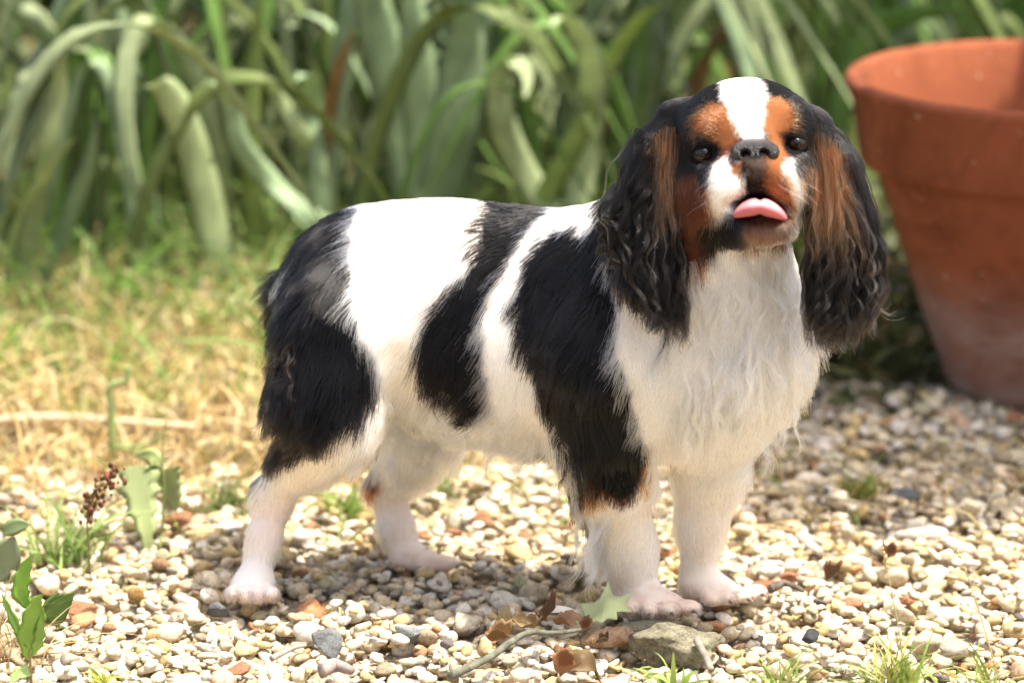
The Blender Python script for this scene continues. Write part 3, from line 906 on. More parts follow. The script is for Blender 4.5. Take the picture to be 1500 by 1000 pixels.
def coat(P, N, jit=0.0, rng=RNG):
    """Coat colour at surface points."""
    view = unit(EYE - P)
    x, y = photo_xy(P)
    far = ((N * view).sum(1) < -0.05) & (x < 960)
    Q = P.copy(); s = (P - AXIS_P) @ LAT
    Q[far] = P[far] - 2 * np.outer(s[far], LAT)
    x, y = photo_xy(Q)
    x = x + vnoise(P, 260, 3) * 3 + rng.normal(size=len(x)) * jit
    y = y + vnoise(P, 260, 4) * 3 + rng.normal(size=len(x)) * jit
    c = np.tile(WHITE, (len(P), 1))
    cream = np.clip(.25 + .6 * vnoise(P, 55, 41) + .4 * vnoise(P, 140, 42) + np.clip((y - 560) / 300, -.3, .5), 0, 1)[:, None]
    c = c * (1 - cream * np.array([.05, .12, .24]))
    leg = np.clip((y - 690) / 60, 0, 1)[:, None] * np.clip((900 - x) / 60, .25, 1)[:, None]
    c = c * (1 - leg * .85) + PINK * leg * .85
    pale = (np.clip((y - 790) / 30, 0, 1) * (x < 430))[:, None]  # lower near hind leg whitened: its sunlit look is put into the colour
    c = c * (1 - pale * .8) + WHITE * pale * .8
    toe = (np.clip((y - 850) / 14, 0, 1) * (x > 880) + np.clip((y - 858) / 10, 0, 1) * (x < 430) + np.clip((y - 806) / 10, 0, 1) * ((x > 560) & (x < 700)))[:, None]
    toe = toe * (.55 + .45 * np.clip(vnoise(P, 420, 9) + .3, 0, 1))[:, None]
    c = c * (1 - toe * .65) + np.array([.62, .40, .28]) * toe * .65
    for gx, gy0, gy1 in ((350, 862, 890), (369.5, 864, 890), (389, 862, 890), (937, 884, 906), (966, 884, 908), (995, 882, 904), (1078, 866, 890), (1100, 862, 886)):
        m_ = (np.abs(x - gx) < 3) & (y > gy0) & (y < gy1); c[m_] = np.array([.30, .17, .12])
    for col, poly in MARKS:
        c[inside(poly, x, y)] = col
    return c


dog = bpy.data.objects.new('dog', None); COL.objects.link(dog)
dog.location = (0.0, 3.36, 0.0)
tag(dog, 'black, white and tan spaniel standing on the gravel with its pink tongue out', 'dog')

sk = NT('dog_skin', .8, .08); sk.base(sk.attr('col'))
sk.bump(sk.noise(900, 3), .3, .001)
body = link('body', mesh_from('body', V, FQ, sk.m, True, {'col': sum(coat(V, VN, 3.5) for _ in range(10)) / 10}), dog)

fur = bpy.data.materials.new('dog_fur'); fur.use_nodes = True
ft = fur.node_tree; ft.nodes.remove(ft.nodes['Principled BSDF'])
fh = ft.nodes.new('ShaderNodeBsdfHairPrincipled'); fh.model = 'CHIANG'; fh.parametrization = 'COLOR'
fa = ft.nodes.new('ShaderNodeAttribute'); fa.attribute_name = 'col'
ft.links.new(fa.outputs['Color'], fh.inputs['Color'])
fh.inputs['IOR'].default_value = 1.38; fh.inputs['Roughness'].default_value = .30; fh.inputs['Radial Roughness'].default_value = .55
fh.inputs['Random Roughness'].default_value = .2
ft.links.new(fh.outputs[0], ft.nodes['Material Output'].inputs['Surface'])

def hair_like(name, ior, rough, radial):
    m = fur.copy(); m.name = name
    h = next(n for n in m.node_tree.nodes if n.type == 'BSDF_HAIR_PRINCIPLED')
    h.inputs['IOR'].default_value = ior; h.inputs['Roughness'].default_value = rough; h.inputs['Radial Roughness'].default_value = radial
    return m


ear_fur = hair_like('dog_ear_fur', 1.30, .24, .4)
dark_fur = hair_like('dog_dark_fur', 1.36, .22, .35)

# ---- lie of the coat: photo point, direction, length (px), lift, wave
FLOW = np.array([
    (560, 300, -1, .25, 34, .20, 1), (640, 290, -1, .1, 30, .2, 1), (760, 305, -1, .1, 34, .2, 1), (860, 330, -1, .2, 34, .2, 1),
    (600, 400, -.8, .5, 34, .18, 1), (700, 440, -.7, .7, 40, .18, 1.5), (800, 430, -.7, .7, 40, .18, 1.5), (640, 540, -.6, 1, 46, .16, 2.5),
    (680, 620, -.9, .6, 40, .14, 2), (760, 660, -.9, .6, 40, .14, 2), (600, 620, -.5, 1, 44, .15, 2), (560, 600, -.4, 1, 44, .15, 2), (450, 380, -.5, .9, 50, .25, 2.5),
    (430, 480, -.3, 1, 50, .22, 3), (415, 580, -.35, 1, 60, .26, 4), (400, 640, -.8, .9, 50, .4, 4), (430, 668, -.5, 1, 24, .2, 1), (460, 655, -.4, 1, 22, .15, 1), (480, 500, -.3, 1, 44, .18, 2),
    (500, 600, -.35, 1, 46, .18, 2.5), (460, 640, -.3, 1, 44, .2, 2.5), (850, 520, -.5, .9, 42, .16, 1.5), (830, 640, -.35, 1, 52, .2, 2.5),
    (900, 620, -.1, 1, 34, .14, 1), (845, 700, -.3, 1, 44, .3, 3), (880, 690, 0, 1, 22, .14, 1), (910, 700, 0, 1, 18, .13, 1), (935, 690, 0, 1, 18, .13, 1), (900, 730, 0, 1, 16, .12, .5), (870, 770, -.15, 1, 50, .28, 3), (930, 790, .0, 1, 26, .2, 1),
    (380, 780, -.1, 1, 20, .22, 1), (450, 690, -.4, 1, 16, .15, .5), (590, 760, -.1, 1, 20, .22, 1), (1020, 780, .0, 1, 24, .2, 1), (985, 720, 0, 1, 24, .2, 2),
    (370, 850, .0, 1, 11, .16, .5), (620, 815, .5, .8, 10, .16, .4), (950, 872, .4, .9, 12, .2, .5), (1060, 862, .5, .8, 11, .2, .5), (365, 868, .0, 1, 13, .22, .6), (970, 888, .4, .9, 9, .2, .3), (1085, 870, .5, .8, 9, .2, .3),
    (960, 430, -.4, 1, 50, .2, 2), (930, 520, -.35, 1, 46, .2, 2), (1000, 480, -.2, 1, 58, .25, 3), (1060, 440, -.05, 1, 60, .3, 4), (1110, 400, .05, 1, 56, .35, 5),
    (1100, 500, .0, 1, 70, .35, 5), (1160, 470, .15, 1, 60, .3, 4), (1020, 600, -.05, 1, 56, .22, 4), (1100, 620, -.25, 1, 50, .22, 4), (1060, 670, -.1, 1, 40, .22, 3), (1040, 720, 0, 1, 24, .16, 1),
    (920, 360, -.7, .7, 44, .2, 2), (1090, 140, 0, -1, 8, .12, 0), (1050, 130, -.5, -.8, 10, .15, 0), (1135, 130, .5, -.8, 10, .15, 0), (1005, 200, -.6, .7, 18, .2, .5),
    (1010, 160, -.8, .2, 18, .25, .5), (1185, 190, .6, .7, 16, .2, .5), (1172, 150, .8, .1, 16, .25, .5), (1010, 300, -.2, 1, 22, .2, .5), (1030, 360, -.1, 1, 34, .22, 1.5), (1175, 290, .2, 1, 18, .2, .5),
    (1058, 280, -.5, .9, 11, .22, 0), (1150, 272, .5, .9, 11, .22, 0), (1104, 205, 0, -1, 5, .2, 0), (1105, 262, 0, 1, 4, .15, 0), (1075, 225, -.6, -.3, 6, .2, 0), (1135, 220, .6, -.3, 6, .2, 0),
    (1110, 340, 0, 1, 12, .25, .5), (1045, 180, -.5, -.7, 9, .22, 0), (1142, 168, .5, -.7, 9, .22, 0), (950, 240, -.3, 1, 40, .25, 3), (940, 380, -.1, 1, 34, .2, 4), (960, 440, -.1, 1, 30, .2, 4), (1225, 260, .1, 1, 36, .2, 3), (1230, 400, .0, 1, 34, .2, 4), (1225, 470, 0, 1, 26, .2, 3),
], dtype=float)


def flow(x, y):
    d2 = (x[:, None] - FLOW[:, 0])**2 + (y[:, None] - FLOW[:, 1])**2
    w = 1 / (d2 + 60)**1.6
    w /= w.sum(1, keepdims=True)
    return w @ FLOW[:, 2:]


TRI = np.vstack([FQ[:, [0, 1, 2]], FQ[:, [0, 2, 3]]])


def grow(n, k=6, dens=None, rng=RNG):
    a, b, c = V[TRI[:, 0]], V[TRI[:, 1]], V[TRI[:, 2]]
    area = np.linalg.norm(np.cross(b - a, c - a), axis=1)
    cen = (a + b + c) / 3
    if dens is not None: area = area * dens(cen, VN[TRI[:, 0]])
    f = rng.choice(len(TRI), n, p=area / area.sum())
    u, v = rng.random(n), rng.random(n); m = u + v > 1; u[m], v[m] = 1 - u[m], 1 - v[m]
    W = np.stack([1 - u - v, u, v], 1)[..., None]
    P = (V[TRI[f]] * W).sum(1); N = unit((VN[TRI[f]] * W).sum(1))
    return P, N


def strands(P, N, k, rng=RNG, clump=0.35):
    n = len(P)
    x, y = photo_xy(P)
    fl = flow(x, y)
    T = np.outer(fl[:, 0], RIGHT) - np.outer(fl[:, 1], UP)
    T = T - (T * N).sum(1, keepdims=True) * N
    T = unit(T) + N * (fl[:, 3:4] + .05 * rng.normal(size=(n, 1)))
    side = unit(np.cross(N, T))
    T = unit(T + side * (.16 * rng.normal(size=(n, 1)) + .42 * vnoise(P, 130, 11)[:, None]))
    ln = fl[:, 2] * PX * rng.uniform(.65, 1.15, n) * (1 + .25 * vnoise(P, 200, 12))
    t = np.linspace(0, 1, k)
    pts = P[:, None] - N[:, None] * .0006 + T[:, None] * (ln[:, None] * t)[..., None]
    # gravity and wave
    pts[..., 2] -= (ln[:, None] * t**2) * .22
    ph = vnoise(P, 90, 13)[:, None] * 6 + rng.uniform(0, 1.2, (n, 1))
    wav = fl[:, 4:5] * PX * np.sin(ph + t[None] * (2.2 + ln[:, None] / (16 * PX))) * t[None]
    pts += side[:, None] * wav[..., None]
    return pts, ln, fl


def skip(cen, N):
    """Fur density: none on nose leather and in the mouth; fewer on the far side."""
    x, y = photo_xy(cen)
    nose = inside([(1072, 226), (1080, 208), (1104, 202), (1130, 206), (1140, 222), (1130, 238), (1106, 244), (1080, 238)], x, y)
    mouth = inside([(1072, 306), (1086, 292), (1112, 288), (1142, 294), (1152, 312), (1112, 318)], x, y)
    eye = ((x - 1031)**2 + ((y - 227) * 1.35)**2 < 14**2) | ((x - 1166)**2 + ((y - 212) * 1.35)**2 < 14**2)
    vis = np.clip(((unit(EYE - cen) * N).sum(1) + .35) * 3, .25, 1)
    head = 1 + 1.0 * ((y < 350) & (x > 980))
    return np.where(nose | mouth | eye, 0, 1) * vis * head


K = 6
P0, N0 = grow(150000, K, skip)
pts, ln, fl = strands(P0, N0, K)
# clumps: each strand leans to the nearest of a set of lock centres
nc = 7000
cid = RNG.choice(len(P0), nc, replace=False)
from mathutils import kdtree
kd = kdtree.KDTree(nc)
for i, j in enumerate(cid): kd.insert(P0[j], i)
kd.balance()
near = np.array([cid[kd.find(p)[1]] for p in P0])
tt = np.linspace(0, 1, K)
pull = np.clip(.25 + .35 * (ln / (60 * PX)), 0, .75)[:, None] * tt[None]**1.3
pull *= RNG.uniform(.5, 1.1, (len(P0), 1))
dst = P0[:, None] * .35 + P0[near][:, None] * .65 + (pts[near] - P0[near][:, None])
pts = pts + (dst - pts) * np.clip(pull, 0, 1)[..., None]
# never below the gravel
pts[..., 2] = np.maximum(pts[..., 2], .004)
cc = coat(P0, N0, 4.0)
dark = cc.mean(1) < .1
var = RNG.normal(size=(len(cc), 1)) * np.where(dark, .25, .13)[:, None]
cc = cc * (1 + var)
colr = np.repeat(cc[:, None], K, 1)
colr[dark] *= (1 + .9 * tt[None, :, None] * RNG.random((dark.sum(), 1, 1)))
rad = (np.where(ln > 20 * PX, .00022, .00017)[:, None]) * (1 - .6 * tt[None]**1.5) * np.ones((len(P0), 1))
hair_curves('coat', pts[~dark], colr[~dark], rad[~dark], fur, dog)
hair_curves('dark_coat', pts[dark], colr[dark], rad[dark], dark_fur, dog)
P1, N1 = grow(70000, 5, lambda c, n: skip(c, n) * np.where((photo_xy(c)[1] < 360) & (photo_xy(c)[0] > 975) & ((unit(EYE - c) * n).sum(1) > -.2), 1, 0))
p1, l1, _ = strands(P1, N1, 5)
c1 = coat(P1, N1, 5.0)
c1 = np.clip(c1 * RNG.uniform(.45, 1.5, (len(c1), 1)) * (1 + .3 * vnoise(P1, 700, 31) + .2 * vnoise(P1, 300, 32))[:, None], 0, .95)
t1 = np.linspace(0, 1, 5)
hair_curves('face_fur', p1, np.repeat(c1[:, None], 5, 1), .00019 * (1 - .7 * t1[None]) * np.ones((len(P1), 1)), fur, dog)


# ---- long locks: ears, chest frill, feathering
def locks(guides, per, spread, wave, wl, tip_spread, color_fn, k=14, rng=RNG, r=.00022):
    """Each guide is a smooth path; strands gather round it in a wavy lock."""
    out, col = [], []
    t = np.linspace(0, 1, k)
    for g in guides:
        c = bez(g, k)
        tan = unit(np.gradient(c, axis=0))
        vw = unit(EYE - c)
        sd = unit(np.cross(tan, vw)); nm = unit(np.cross(sd, tan))
        L = np.linalg.norm(np.diff(c, axis=0), axis=1).sum()
        ph = rng.uniform(0, 6.28); amp = wave * rng.uniform(.4, 1.4)
        w = np.sin(ph + t * L / wl * 6.28) * amp * t**.7
        w2 = np.cos(ph + t * L / wl * 6.28) * amp * .7 * t**.7
        c = c + sd * w[:, None] + nm * w2[:, None]
        o = rng.normal(size=(per, 2)) * spread
        env = (1 - .86 * np.clip(t * 1.1, 0, 1)**1.1)[None, :, None] + 0 * o[:, None, :1]
        stray = rng.normal(size=(per, 2)) * tip_spread
        cut = rng.uniform(.6, 1.0, per)
        for i in range(per):
            tc = t * cut[i]
            ci = np.stack([np.interp(tc, t, c[:, a]) for a in range(3)], 1)
            off = o[i] * env[i] + stray[i] * (tc**2)[:, None]
            out.append(ci + sd * off[:, :1] + nm * off[:, 1:])
        col.append(color_fn(c, per, rng))
    out = np.array(out); col = np.concatenate(col)
    rr = r * (1 - .65 * t[None]**2) * rng.uniform(.7, 1.2, (len(out), 1))
    return out, col, rr


def dark_cols(tipc=(.010, .0075, .006), tan=None):
    def f(c, per, rng):
        k = len(c); t = np.linspace(0, 1, k)[None, :, None]
        base = BLACK * (1 + 1.3 * rng.random()**2 + .5 * rng.random((per, 1, 1)))
        col = base * (1 - t) + np.array(tipc) * (.5 + rng.random((per, 1, 1))) * t
        if tan is not None:
            x, y = photo_xy(c)
            w = np.stack([tan(x + rng.normal() * 6, y + rng.normal() * 14) for _ in range(per)])[..., None] * (rng.random((per, 1, 1)) < .93)
            pale = np.array([.50, .29, .15])
            tc = TAN * 1.15 * (1 - t) + pale * 1.15 * t
            col = col * (1 - w) + tc * w * rng.uniform(.75, 1.2, (per, 1, 1))
        return col
    return f


def ear_guides(n, top, bottoms, bulge, w0, rng, shift):
    """Locks from the ear leather down to a ragged hem."""
    G = []
    for _ in range(n):
        s = rng.random()
        a = np.array(top(s, rng)); b = np.array(bottoms(s, rng))
        m1 = a + (b - a) * .33 + np.array([bulge(s) * .8, 0]) + rng.normal(size=2) * 4
        m2 = a + (b - a) * .68 + np.array([bulge(s) * .9, 0]) + rng.normal(size=2) * 6
        w = w0 + rng.normal() * 9
        G.append([hd(a[0], a[1], w), hd(m1[0], m1[1], w + shift * .5), hd(m2[0], m2[1], w + shift * .8), hd(b[0], b[1], w + shift)])
    return G


def left_top(s, r):
    return 925 + 62 * s + r.normal() * 5, 178 + (1 - s) * 110 * r.random()**.7 + 175 * r.random() * r.random()


def left_end(s, r):
    u = np.clip(s + r.normal() * .18, 0, 1)
    return 903 + 105 * u, 375 + 105 * u + 45 * r.random() - 60 * r.random() * (u < .5)


def right_top(s, r):
    return 1184 + 60 * s + r.normal() * 4, 176 + 60 * s + 190 * r.random() * r.random()


def right_end(s, r):
    u = np.clip(s + r.normal() * .18, 0, 1)
    return 1180 + 96 * u, 455 + 72 * r.random() - 70 * max(0, u - .6) * r.random() * 2


left_tan = lambda x, y: np.clip((x - 958) / 8, 0, 1) * np.clip((994 - x) / 8, 0, 1) * np.clip((y - 190) / 10, 0, 1) * np.clip((365 - y) / 50, 0, 1)
right_tan = lambda x, y: np.clip((x - 1180) / 8, 0, 1) * np.clip((1256 + (y - 300) * .25 - x) / 14, 0, 1) * np.clip((y - 205) / 10, 0, 1) * np.clip((410 - y) / 60, 0, 1)
for top, end, bulge, tanf, w0 in ((left_top, left_end, lambda s: -26 * (1 - s) - 4, left_tan, 34), (right_top, right_end, lambda s: 22 * s + 2, right_tan, 40)):
    g = ear_guides(170, top, end, bulge, w0, RNG, 12)
    o, c, r = locks(g, 60, 3.9 * PX, 6.5 * PX, 58 * PX, 2.6 * PX, dark_cols(tan=tanf), k=18, r=.00016)
    hair_curves('ear_fringe', o, c, r, ear_fur, dog)
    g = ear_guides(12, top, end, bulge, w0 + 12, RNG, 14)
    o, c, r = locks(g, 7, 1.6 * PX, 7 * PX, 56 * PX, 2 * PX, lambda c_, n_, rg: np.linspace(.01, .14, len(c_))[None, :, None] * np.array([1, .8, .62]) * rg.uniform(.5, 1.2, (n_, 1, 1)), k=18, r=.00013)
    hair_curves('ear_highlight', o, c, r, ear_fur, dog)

# flyaway wisps at the ears
wis = [[hd(1250, 380, 30), hd(1280, 440, 30), hd(1300, 460, 30), hd(1318, 450, 30)],
       [hd(1255, 350, 30), hd(1278, 400, 30), hd(1296, 420, 30), hd(1290, 445, 30)], [hd(1210, 180, 10), hd(1236, 200, 10), hd(1250, 235, 10)], [hd(1255, 300, 20), hd(1276, 345, 20), hd(1284, 372, 20)]]
o, c, r = locks(wis, 14, 2.2 * PX, 3 * PX, 50 * PX, 9 * PX, dark_cols())
hair_curves('ear_wisp', o, c, r, ear_fur, dog)


def frill(paths, per, spread, wave, wl, tip, c0=WHITE, c1=(.9, .86, .8), r=.0002, name='feathering', k=14):
    paths = [p for p in paths if p is not None]
    if not paths: return

    def f(c, n, rng):
        t = np.linspace(0, 1, len(c))[None, :, None]
        return (np.asarray(c0) * (1 - t) + np.asarray(c1) * t) * rng.uniform(.85, 1.08, (n, 1, 1))
    o, c, rr = locks(paths, per, spread * PX, wave * PX, wl * PX, tip * PX, f, k=k, r=r)
    o[..., 2] = np.maximum(o[..., 2], .004)
    hair_curves(name, o, c, rr, fur, dog)


def surf(px, py):
    """Point of the coat's underlying body on the sight line through a photo point (first hit), plus its normal."""
    d = unit(FWD + RIGHT * ((px - 750) / F_PX) + UP * ((500 - py) / F_PX))
    hit = BVH.ray_cast(Vector(EYE), Vector(d))
    if hit[0] is None: return None, None
    return np.array(hit[0]), np.array(hit[1])


from mathutils.bvhtree import BVHTree
BVH = BVHTree.FromPolygons([Vector(v) for v in V], FQ.tolist())


def draped(x0, y0, x1, y1, off0=.001, off1=.012, bow=0.0, n=5):
    """A lock path that follows the body from one photo point to another, lifting off towards its tip."""
    P = []
    last = None
    for i in range(n):
        t = i / (n - 1)
        x = x0 + (x1 - x0) * t + bow * math.sin(t * math.pi); y = y0 + (y1 - y0) * t
        p, nn = surf(x, y)
        if p is None:
            if last is None: return None
            zc = (last - EYE) @ FWD
            p = EYE + (FWD + RIGHT * ((x - 750) / F_PX) + UP * ((500 - y) / F_PX)) * zc
        else:
            last = p
            if nn @ (EYE - p) < 0: nn = -nn
            p = p + nn * (off0 + (off1 - off0) * t)
        P.append(p)
    return P


def rnd_paths(n, x0, x1, y0, y1, dx, dy, off1=.012, bow=6):
    G = []
    for _ in range(n):
        x, y = RNG.uniform(x0, x1), RNG.uniform(y0, y1)
        g = draped(x, y, x + dx + RNG.normal() * 12, y + dy * RNG.uniform(.7, 1.2), .001, off1 * RNG.uniform(.5, 1.3), RNG.normal() * bow)
        if g is not None: G.append(g)
    return G


# chest frill: soft wavy locks, and one long curl down the middle
frill(rnd_paths(120, 1000, 1175, 370, 590, -4, 90, .018), 20, 3.2, 6, 60, 5, r=.00020, name='chest_frill')
frill(rnd_paths(80, 960, 1150, 560, 660, -10, 70, .010), 22, 5, 3.5, 60, 8, r=.00014, name='chest_frill')
frill([draped(1100, 430, 1096, 690, .008, .022, 8, 7), draped(1104, 440, 1092, 660, .008, .022, -8, 7), draped(1095, 440, 1102, 620, .006, .016, -6, 6), draped(1120, 420, 1130, 520, .006, .018, 14, 5), draped(1140, 410, 1160, 490, .006, .016, 8, 5),
       draped(1075, 440, 1062, 520, .006, .016, -10, 5), draped(1112, 520, 1106, 590, .006, .018, 26, 6)], 20, 2.8, 7, 46, 7, r=.00018, c1=(.97, .95, .92), name='chest_curl')
# feathering: elbows, belly, thighs, backs of the legs
blk = dict(c0=BLACK, c1=(.03, .02, .014))
frill(rnd_paths(12, 836, 850, 655, 680, -8, 60, .006), 20, 2.0, 4, 60, 4, name='elbow_feathering', **blk)
frill(rnd_paths(30, 852, 892, 735, 800, -12, 90, .010), 22, 2.6, 5, 50, 5, name='leg_feathering')
frill(rnd_paths(10, 945, 985, 660, 700, 12, 80, .010), 22, 2, 6, 60, 6, name='leg_feathering')
frill(rnd_paths(34, 400, 440, 480, 640, -16, 56, .004), 26, 3, 5, 50, 7, name='thigh_feathering', **blk)
frill(rnd_paths(40, 560, 660, 570, 640, -14, 62, .006), 26, 4, 4, 60, 7, name='belly_feathering')
frill(rnd_paths(36, 660, 830, 610, 680, -16, 50, .006), 26, 4, 4, 60, 7, name='belly_feathering')
frill(rnd_paths(10, 640, 655, 545, 575, -22, 40, .004), 16, 1.5, 3, 50, 4, name='flank_feathering', **blk)

# eyes
em = NT('eye', .10, .45); em.b.inputs['IOR'].default_value = 1.5
em.base(em.mix(em.noise(160, 2), (.010, .005, .003), (.022, .010, .005)))
pm = NT('pupil', .05, .6); pm.b.inputs['Base Color'].default_value = (.003, .003, .003, 1)


def ball(name, c, r, mat, parent, seg=24, squash=(1, 1, 1)):
    bm = bmesh.new(); bmesh.ops.create_uvsphere(bm, u_segments=seg, v_segments=seg // 2, radius=1.0)
    v = np.array([x.co for x in bm.verts]) * np.asarray(squash) * r + np.asarray(c)
    f = [[x.index for x in p.verts] for p in bm.faces]; bm.free()
    return link(name, mesh_from(name, v, f, mat), parent)


for ex, ey, w in ((1031, 226, 65), (1166, 211, 61)):
    e_ = ball('eye', hd(ex, ey, w), 17.5 * PX, em.m, dog, 32)
    ball('pupil', hd(ex + 1, ey - 2, w + 9.5), 1.0, pm.m, e_, 24, np.array([9, 9, 9]) * PX)

# eyelids: a soft dark rim round each eye, and lashes
lm = NT('eyelid', .85, .05); lm.b.inputs['Base Color'].default_value = (.009, .006, .005, 1)
for ex, ey, w, tilt in ((1031, 226, 65, -.14), (1166, 211, 61, .12)):
    ring = []
    for i in range(40):
        a_ = 2 * math.pi * i / 40
        rx, ry = 14.0, (7.0 if math.sin(a_) > 0 else 9.5)
        u_, v_ = rx * math.cos(a_), ry * math.sin(a_)
        u2, v2 = u_ * math.cos(tilt) - v_ * math.sin(tilt), u_ * math.sin(tilt) + v_ * math.cos(tilt)
        d_ = math.sqrt(max(1, 18.2**2 - u_**2 - v_**2))
        ring.append(hd(ex + u2, ey - v2, w + d_ - 1))
    ring = np.array(ring); cen_ = hd(ex, ey, w)
    vv_, ff_ = [], []
    for i in range(40):
        t_ = unit(ring[(i + 1) % 40] - ring[i - 1]); o_n = unit(ring[i] - cen_); s_n = np.cross(t_, o_n)
        if s_n @ (ring[i] - ring.mean(0)) < 0: s_n = -s_n
        for j in range(8):
            b_ = j * math.pi / 4
            vv_.append(ring[i] + o_n * (math.cos(b_) * 2.2 * PX) + s_n * ((math.sin(b_) * 4.5 + 4.0) * PX))
    for i in range(40):
        for j in range(8): ff_.append([i * 8 + j, i * 8 + (j + 1) % 8, ((i + 1) % 40) * 8 + (j + 1) % 8, ((i + 1) % 40) * 8 + j])
    link('eyelid', mesh_from('eyelid', vv_, ff_, lm.m), dog)
# whiskers
wk = []
for sx, cx_ in ((-1, 1062), (1, 1148)):
    for i in range(9):
        x, y = cx_ + sx * RNG.uniform(-10, 14), RNG.uniform(262, 296)
        p, n_ = surf(x, y)
        if p is None: continue
        d_ = unit(RIGHT * sx * 1.0 - UP * RNG.uniform(-.1, .7) + n_ * .5)
        L_ = RNG.uniform(30, 62) * PX
        wk.append([p, p + d_ * L_ * .5, p + d_ * L_ - UP * L_ * .22])
if wk:
    o, c, r = locks(wk, 1, 0, 0, 50 * PX, 0, lambda c_, n_, rg: np.full((n_, len(c_), 3), .75), k=10, r=.00011)
    hair_curves('whisker', o, c, r, fur, dog)

# claws
cm = NT('claw', .4, .4); cm.b.inputs['Base Color'].default_value = (.22, .15, .11, 1)
for x, y, yy, dx in ((924, 899, 3.268, 1), (952, 902, 3.256, 2), (984, 901, 3.258, 4), (1014, 897, 3.272, 6), (1070, 884, 3.306, 3), (1096, 880, 3.314, 5), (1116, 873, 3.326, 6)):
    c_ = bez([D(x, y - 3, yy + .004), D(x + dx, y - 1, yy - .002), D(x + dx * 1.5, y + 4, yy - .004)], 8)
    vv_ = []; ff_ = []
    for i in range(8):
        r_ = .0016 * (1 - (i / 7.3)**1.5)
        for j in range(7): vv_.append(c_[i] + r_ * (RIGHT * math.cos(j * .8976) + UP * math.sin(j * .8976)))
    for i in range(7):
        for j in range(7): ff_.append([i * 7 + j, i * 7 + (j + 1) % 7, (i + 1) * 7 + (j + 1) % 7, (i + 1) * 7 + j])
    link('claw', mesh_from('claw', vv_, ff_, cm.m), dog)

# nose leather
nc_ = np.array([hd(1060, 255, 60), hd(1152, 195, 150), hd(1060, 255, 150), hd(1152, 195, 60)])
start(nc_.min(0) - .006, nc_.max(0) + .006, .0009)
ell(hd(1105, 219, 110), (30, 13, 26), .006)
ell(hd(1105, 213, 108), (20, 7, 18), .005)
ell(hd(1086, 225, 121), (15, 12, 15), .006)
ell(hd(1126, 223, 121), (15, 12, 15), .006)
ell(hd(1106, 231, 122), (12, 13, 15), .006)
ell(hd(1107, 244, 118), (10, 14, 13), .006)
ell(hd(1092, 225, 142), (7.5, 7.0, 20), .002, roll=.5, cut=True)
ell(hd(1120, 224, 142), (7.5, 7.0, 20), .002, roll=-.5, cut=True)
ell(hd(1106.5, 243, 140), (1.7, 20, 9), .002, cut=True)
NV, NF = surface_nets(FIELD, LO, H)
nm_ = NT('nose_leather', .30, .5); nm_.base(nm_.mix(nm_.noise(300, 3), (.020, .018, .018), (.050, .045, .044)))
nv_ = nm_.node('ShaderNodeTexVoronoi'); nv_.inputs['Scale'].default_value = 1100; nm_.ln(nm_.coord(), nv_.inputs['Vector']); nm_.bump(nv_.outputs['Distance'], .9, .0012)
link('nose', mesh_from('nose', NV, NF, nm_.m), dog)

# tongue and the dark inside of the mouth
ns, nr = 33, 18
tv, tf, tcol = [], [], []
for i in range(ns):
    u = -1 + 2 * i / (ns - 1); q = max(1e-3, 1 - abs(u)**2.6)**.5
    cx = 1113 + 41 * u; cy = 304.5 + 14 * u * u + 2 * u; cw = 101 + 10 * (1 - u * u)
    for j in range(nr):
        a = 2 * math.pi * j / nr
        yy = cy - 14 * q * math.sin(a) - 1.5 * (1 - u * u) + 4 * math.exp(-(u / .10)**2) * max(0, math.sin(a)) - (2.5 if math.sin(a) < -.3 else 0) * math.exp(-(u / .12)**2)
        tv.append(hd(cx, yy, cw + 34 * q * math.cos(a)))
        k_ = min(1, max(0, math.sin(a) * 2.0 + .25)); tcol.append(np.array([.66, .13, .15]) * (1 - k_) + np.array([.74, .28, .30]) * k_)
for i in range(ns - 1):
    for j in range(nr): tf.append([i * nr + j, i * nr + (j + 1) % nr, (i + 1) * nr + (j + 1) % nr, (i + 1) * nr + j])
tm = NT('tongue', .30, .5); tm.base(tm.mix(.35, tm.attr('col'), tm.ramp(tm.noise(500, 4), [(.35, (.55, .14, .16)), (.65, (.82, .42, .42))])))
tm.b.inputs['Subsurface Weight'].default_value = .3; tm.b.inputs['Subsurface Radius'].default_value = (.006, .002, .001)
tm.b.inputs['Subsurface Scale'].default_value = 1.0; tm.bump(tm.noise(1300, 3), .5, .001)
link('tongue', mesh_from('tongue', tv, tf, tm.m, True, {'col': np.array(tcol)}), dog)
mm = NT('mouth_lining', .4, .4); mm.b.inputs['Base Color'].default_value = (.03, .012, .010, 1)
ball('mouth_lining', hd(1113, 303, 74), 1.0, mm.m, dog, 20, np.array([40, 24, 12]) * PX)
# ================================================================== SMALL THINGS ON THE GRAVEL
DR = np.random.default_rng(77)
ICO4V, ICO4F = icosphere(4)


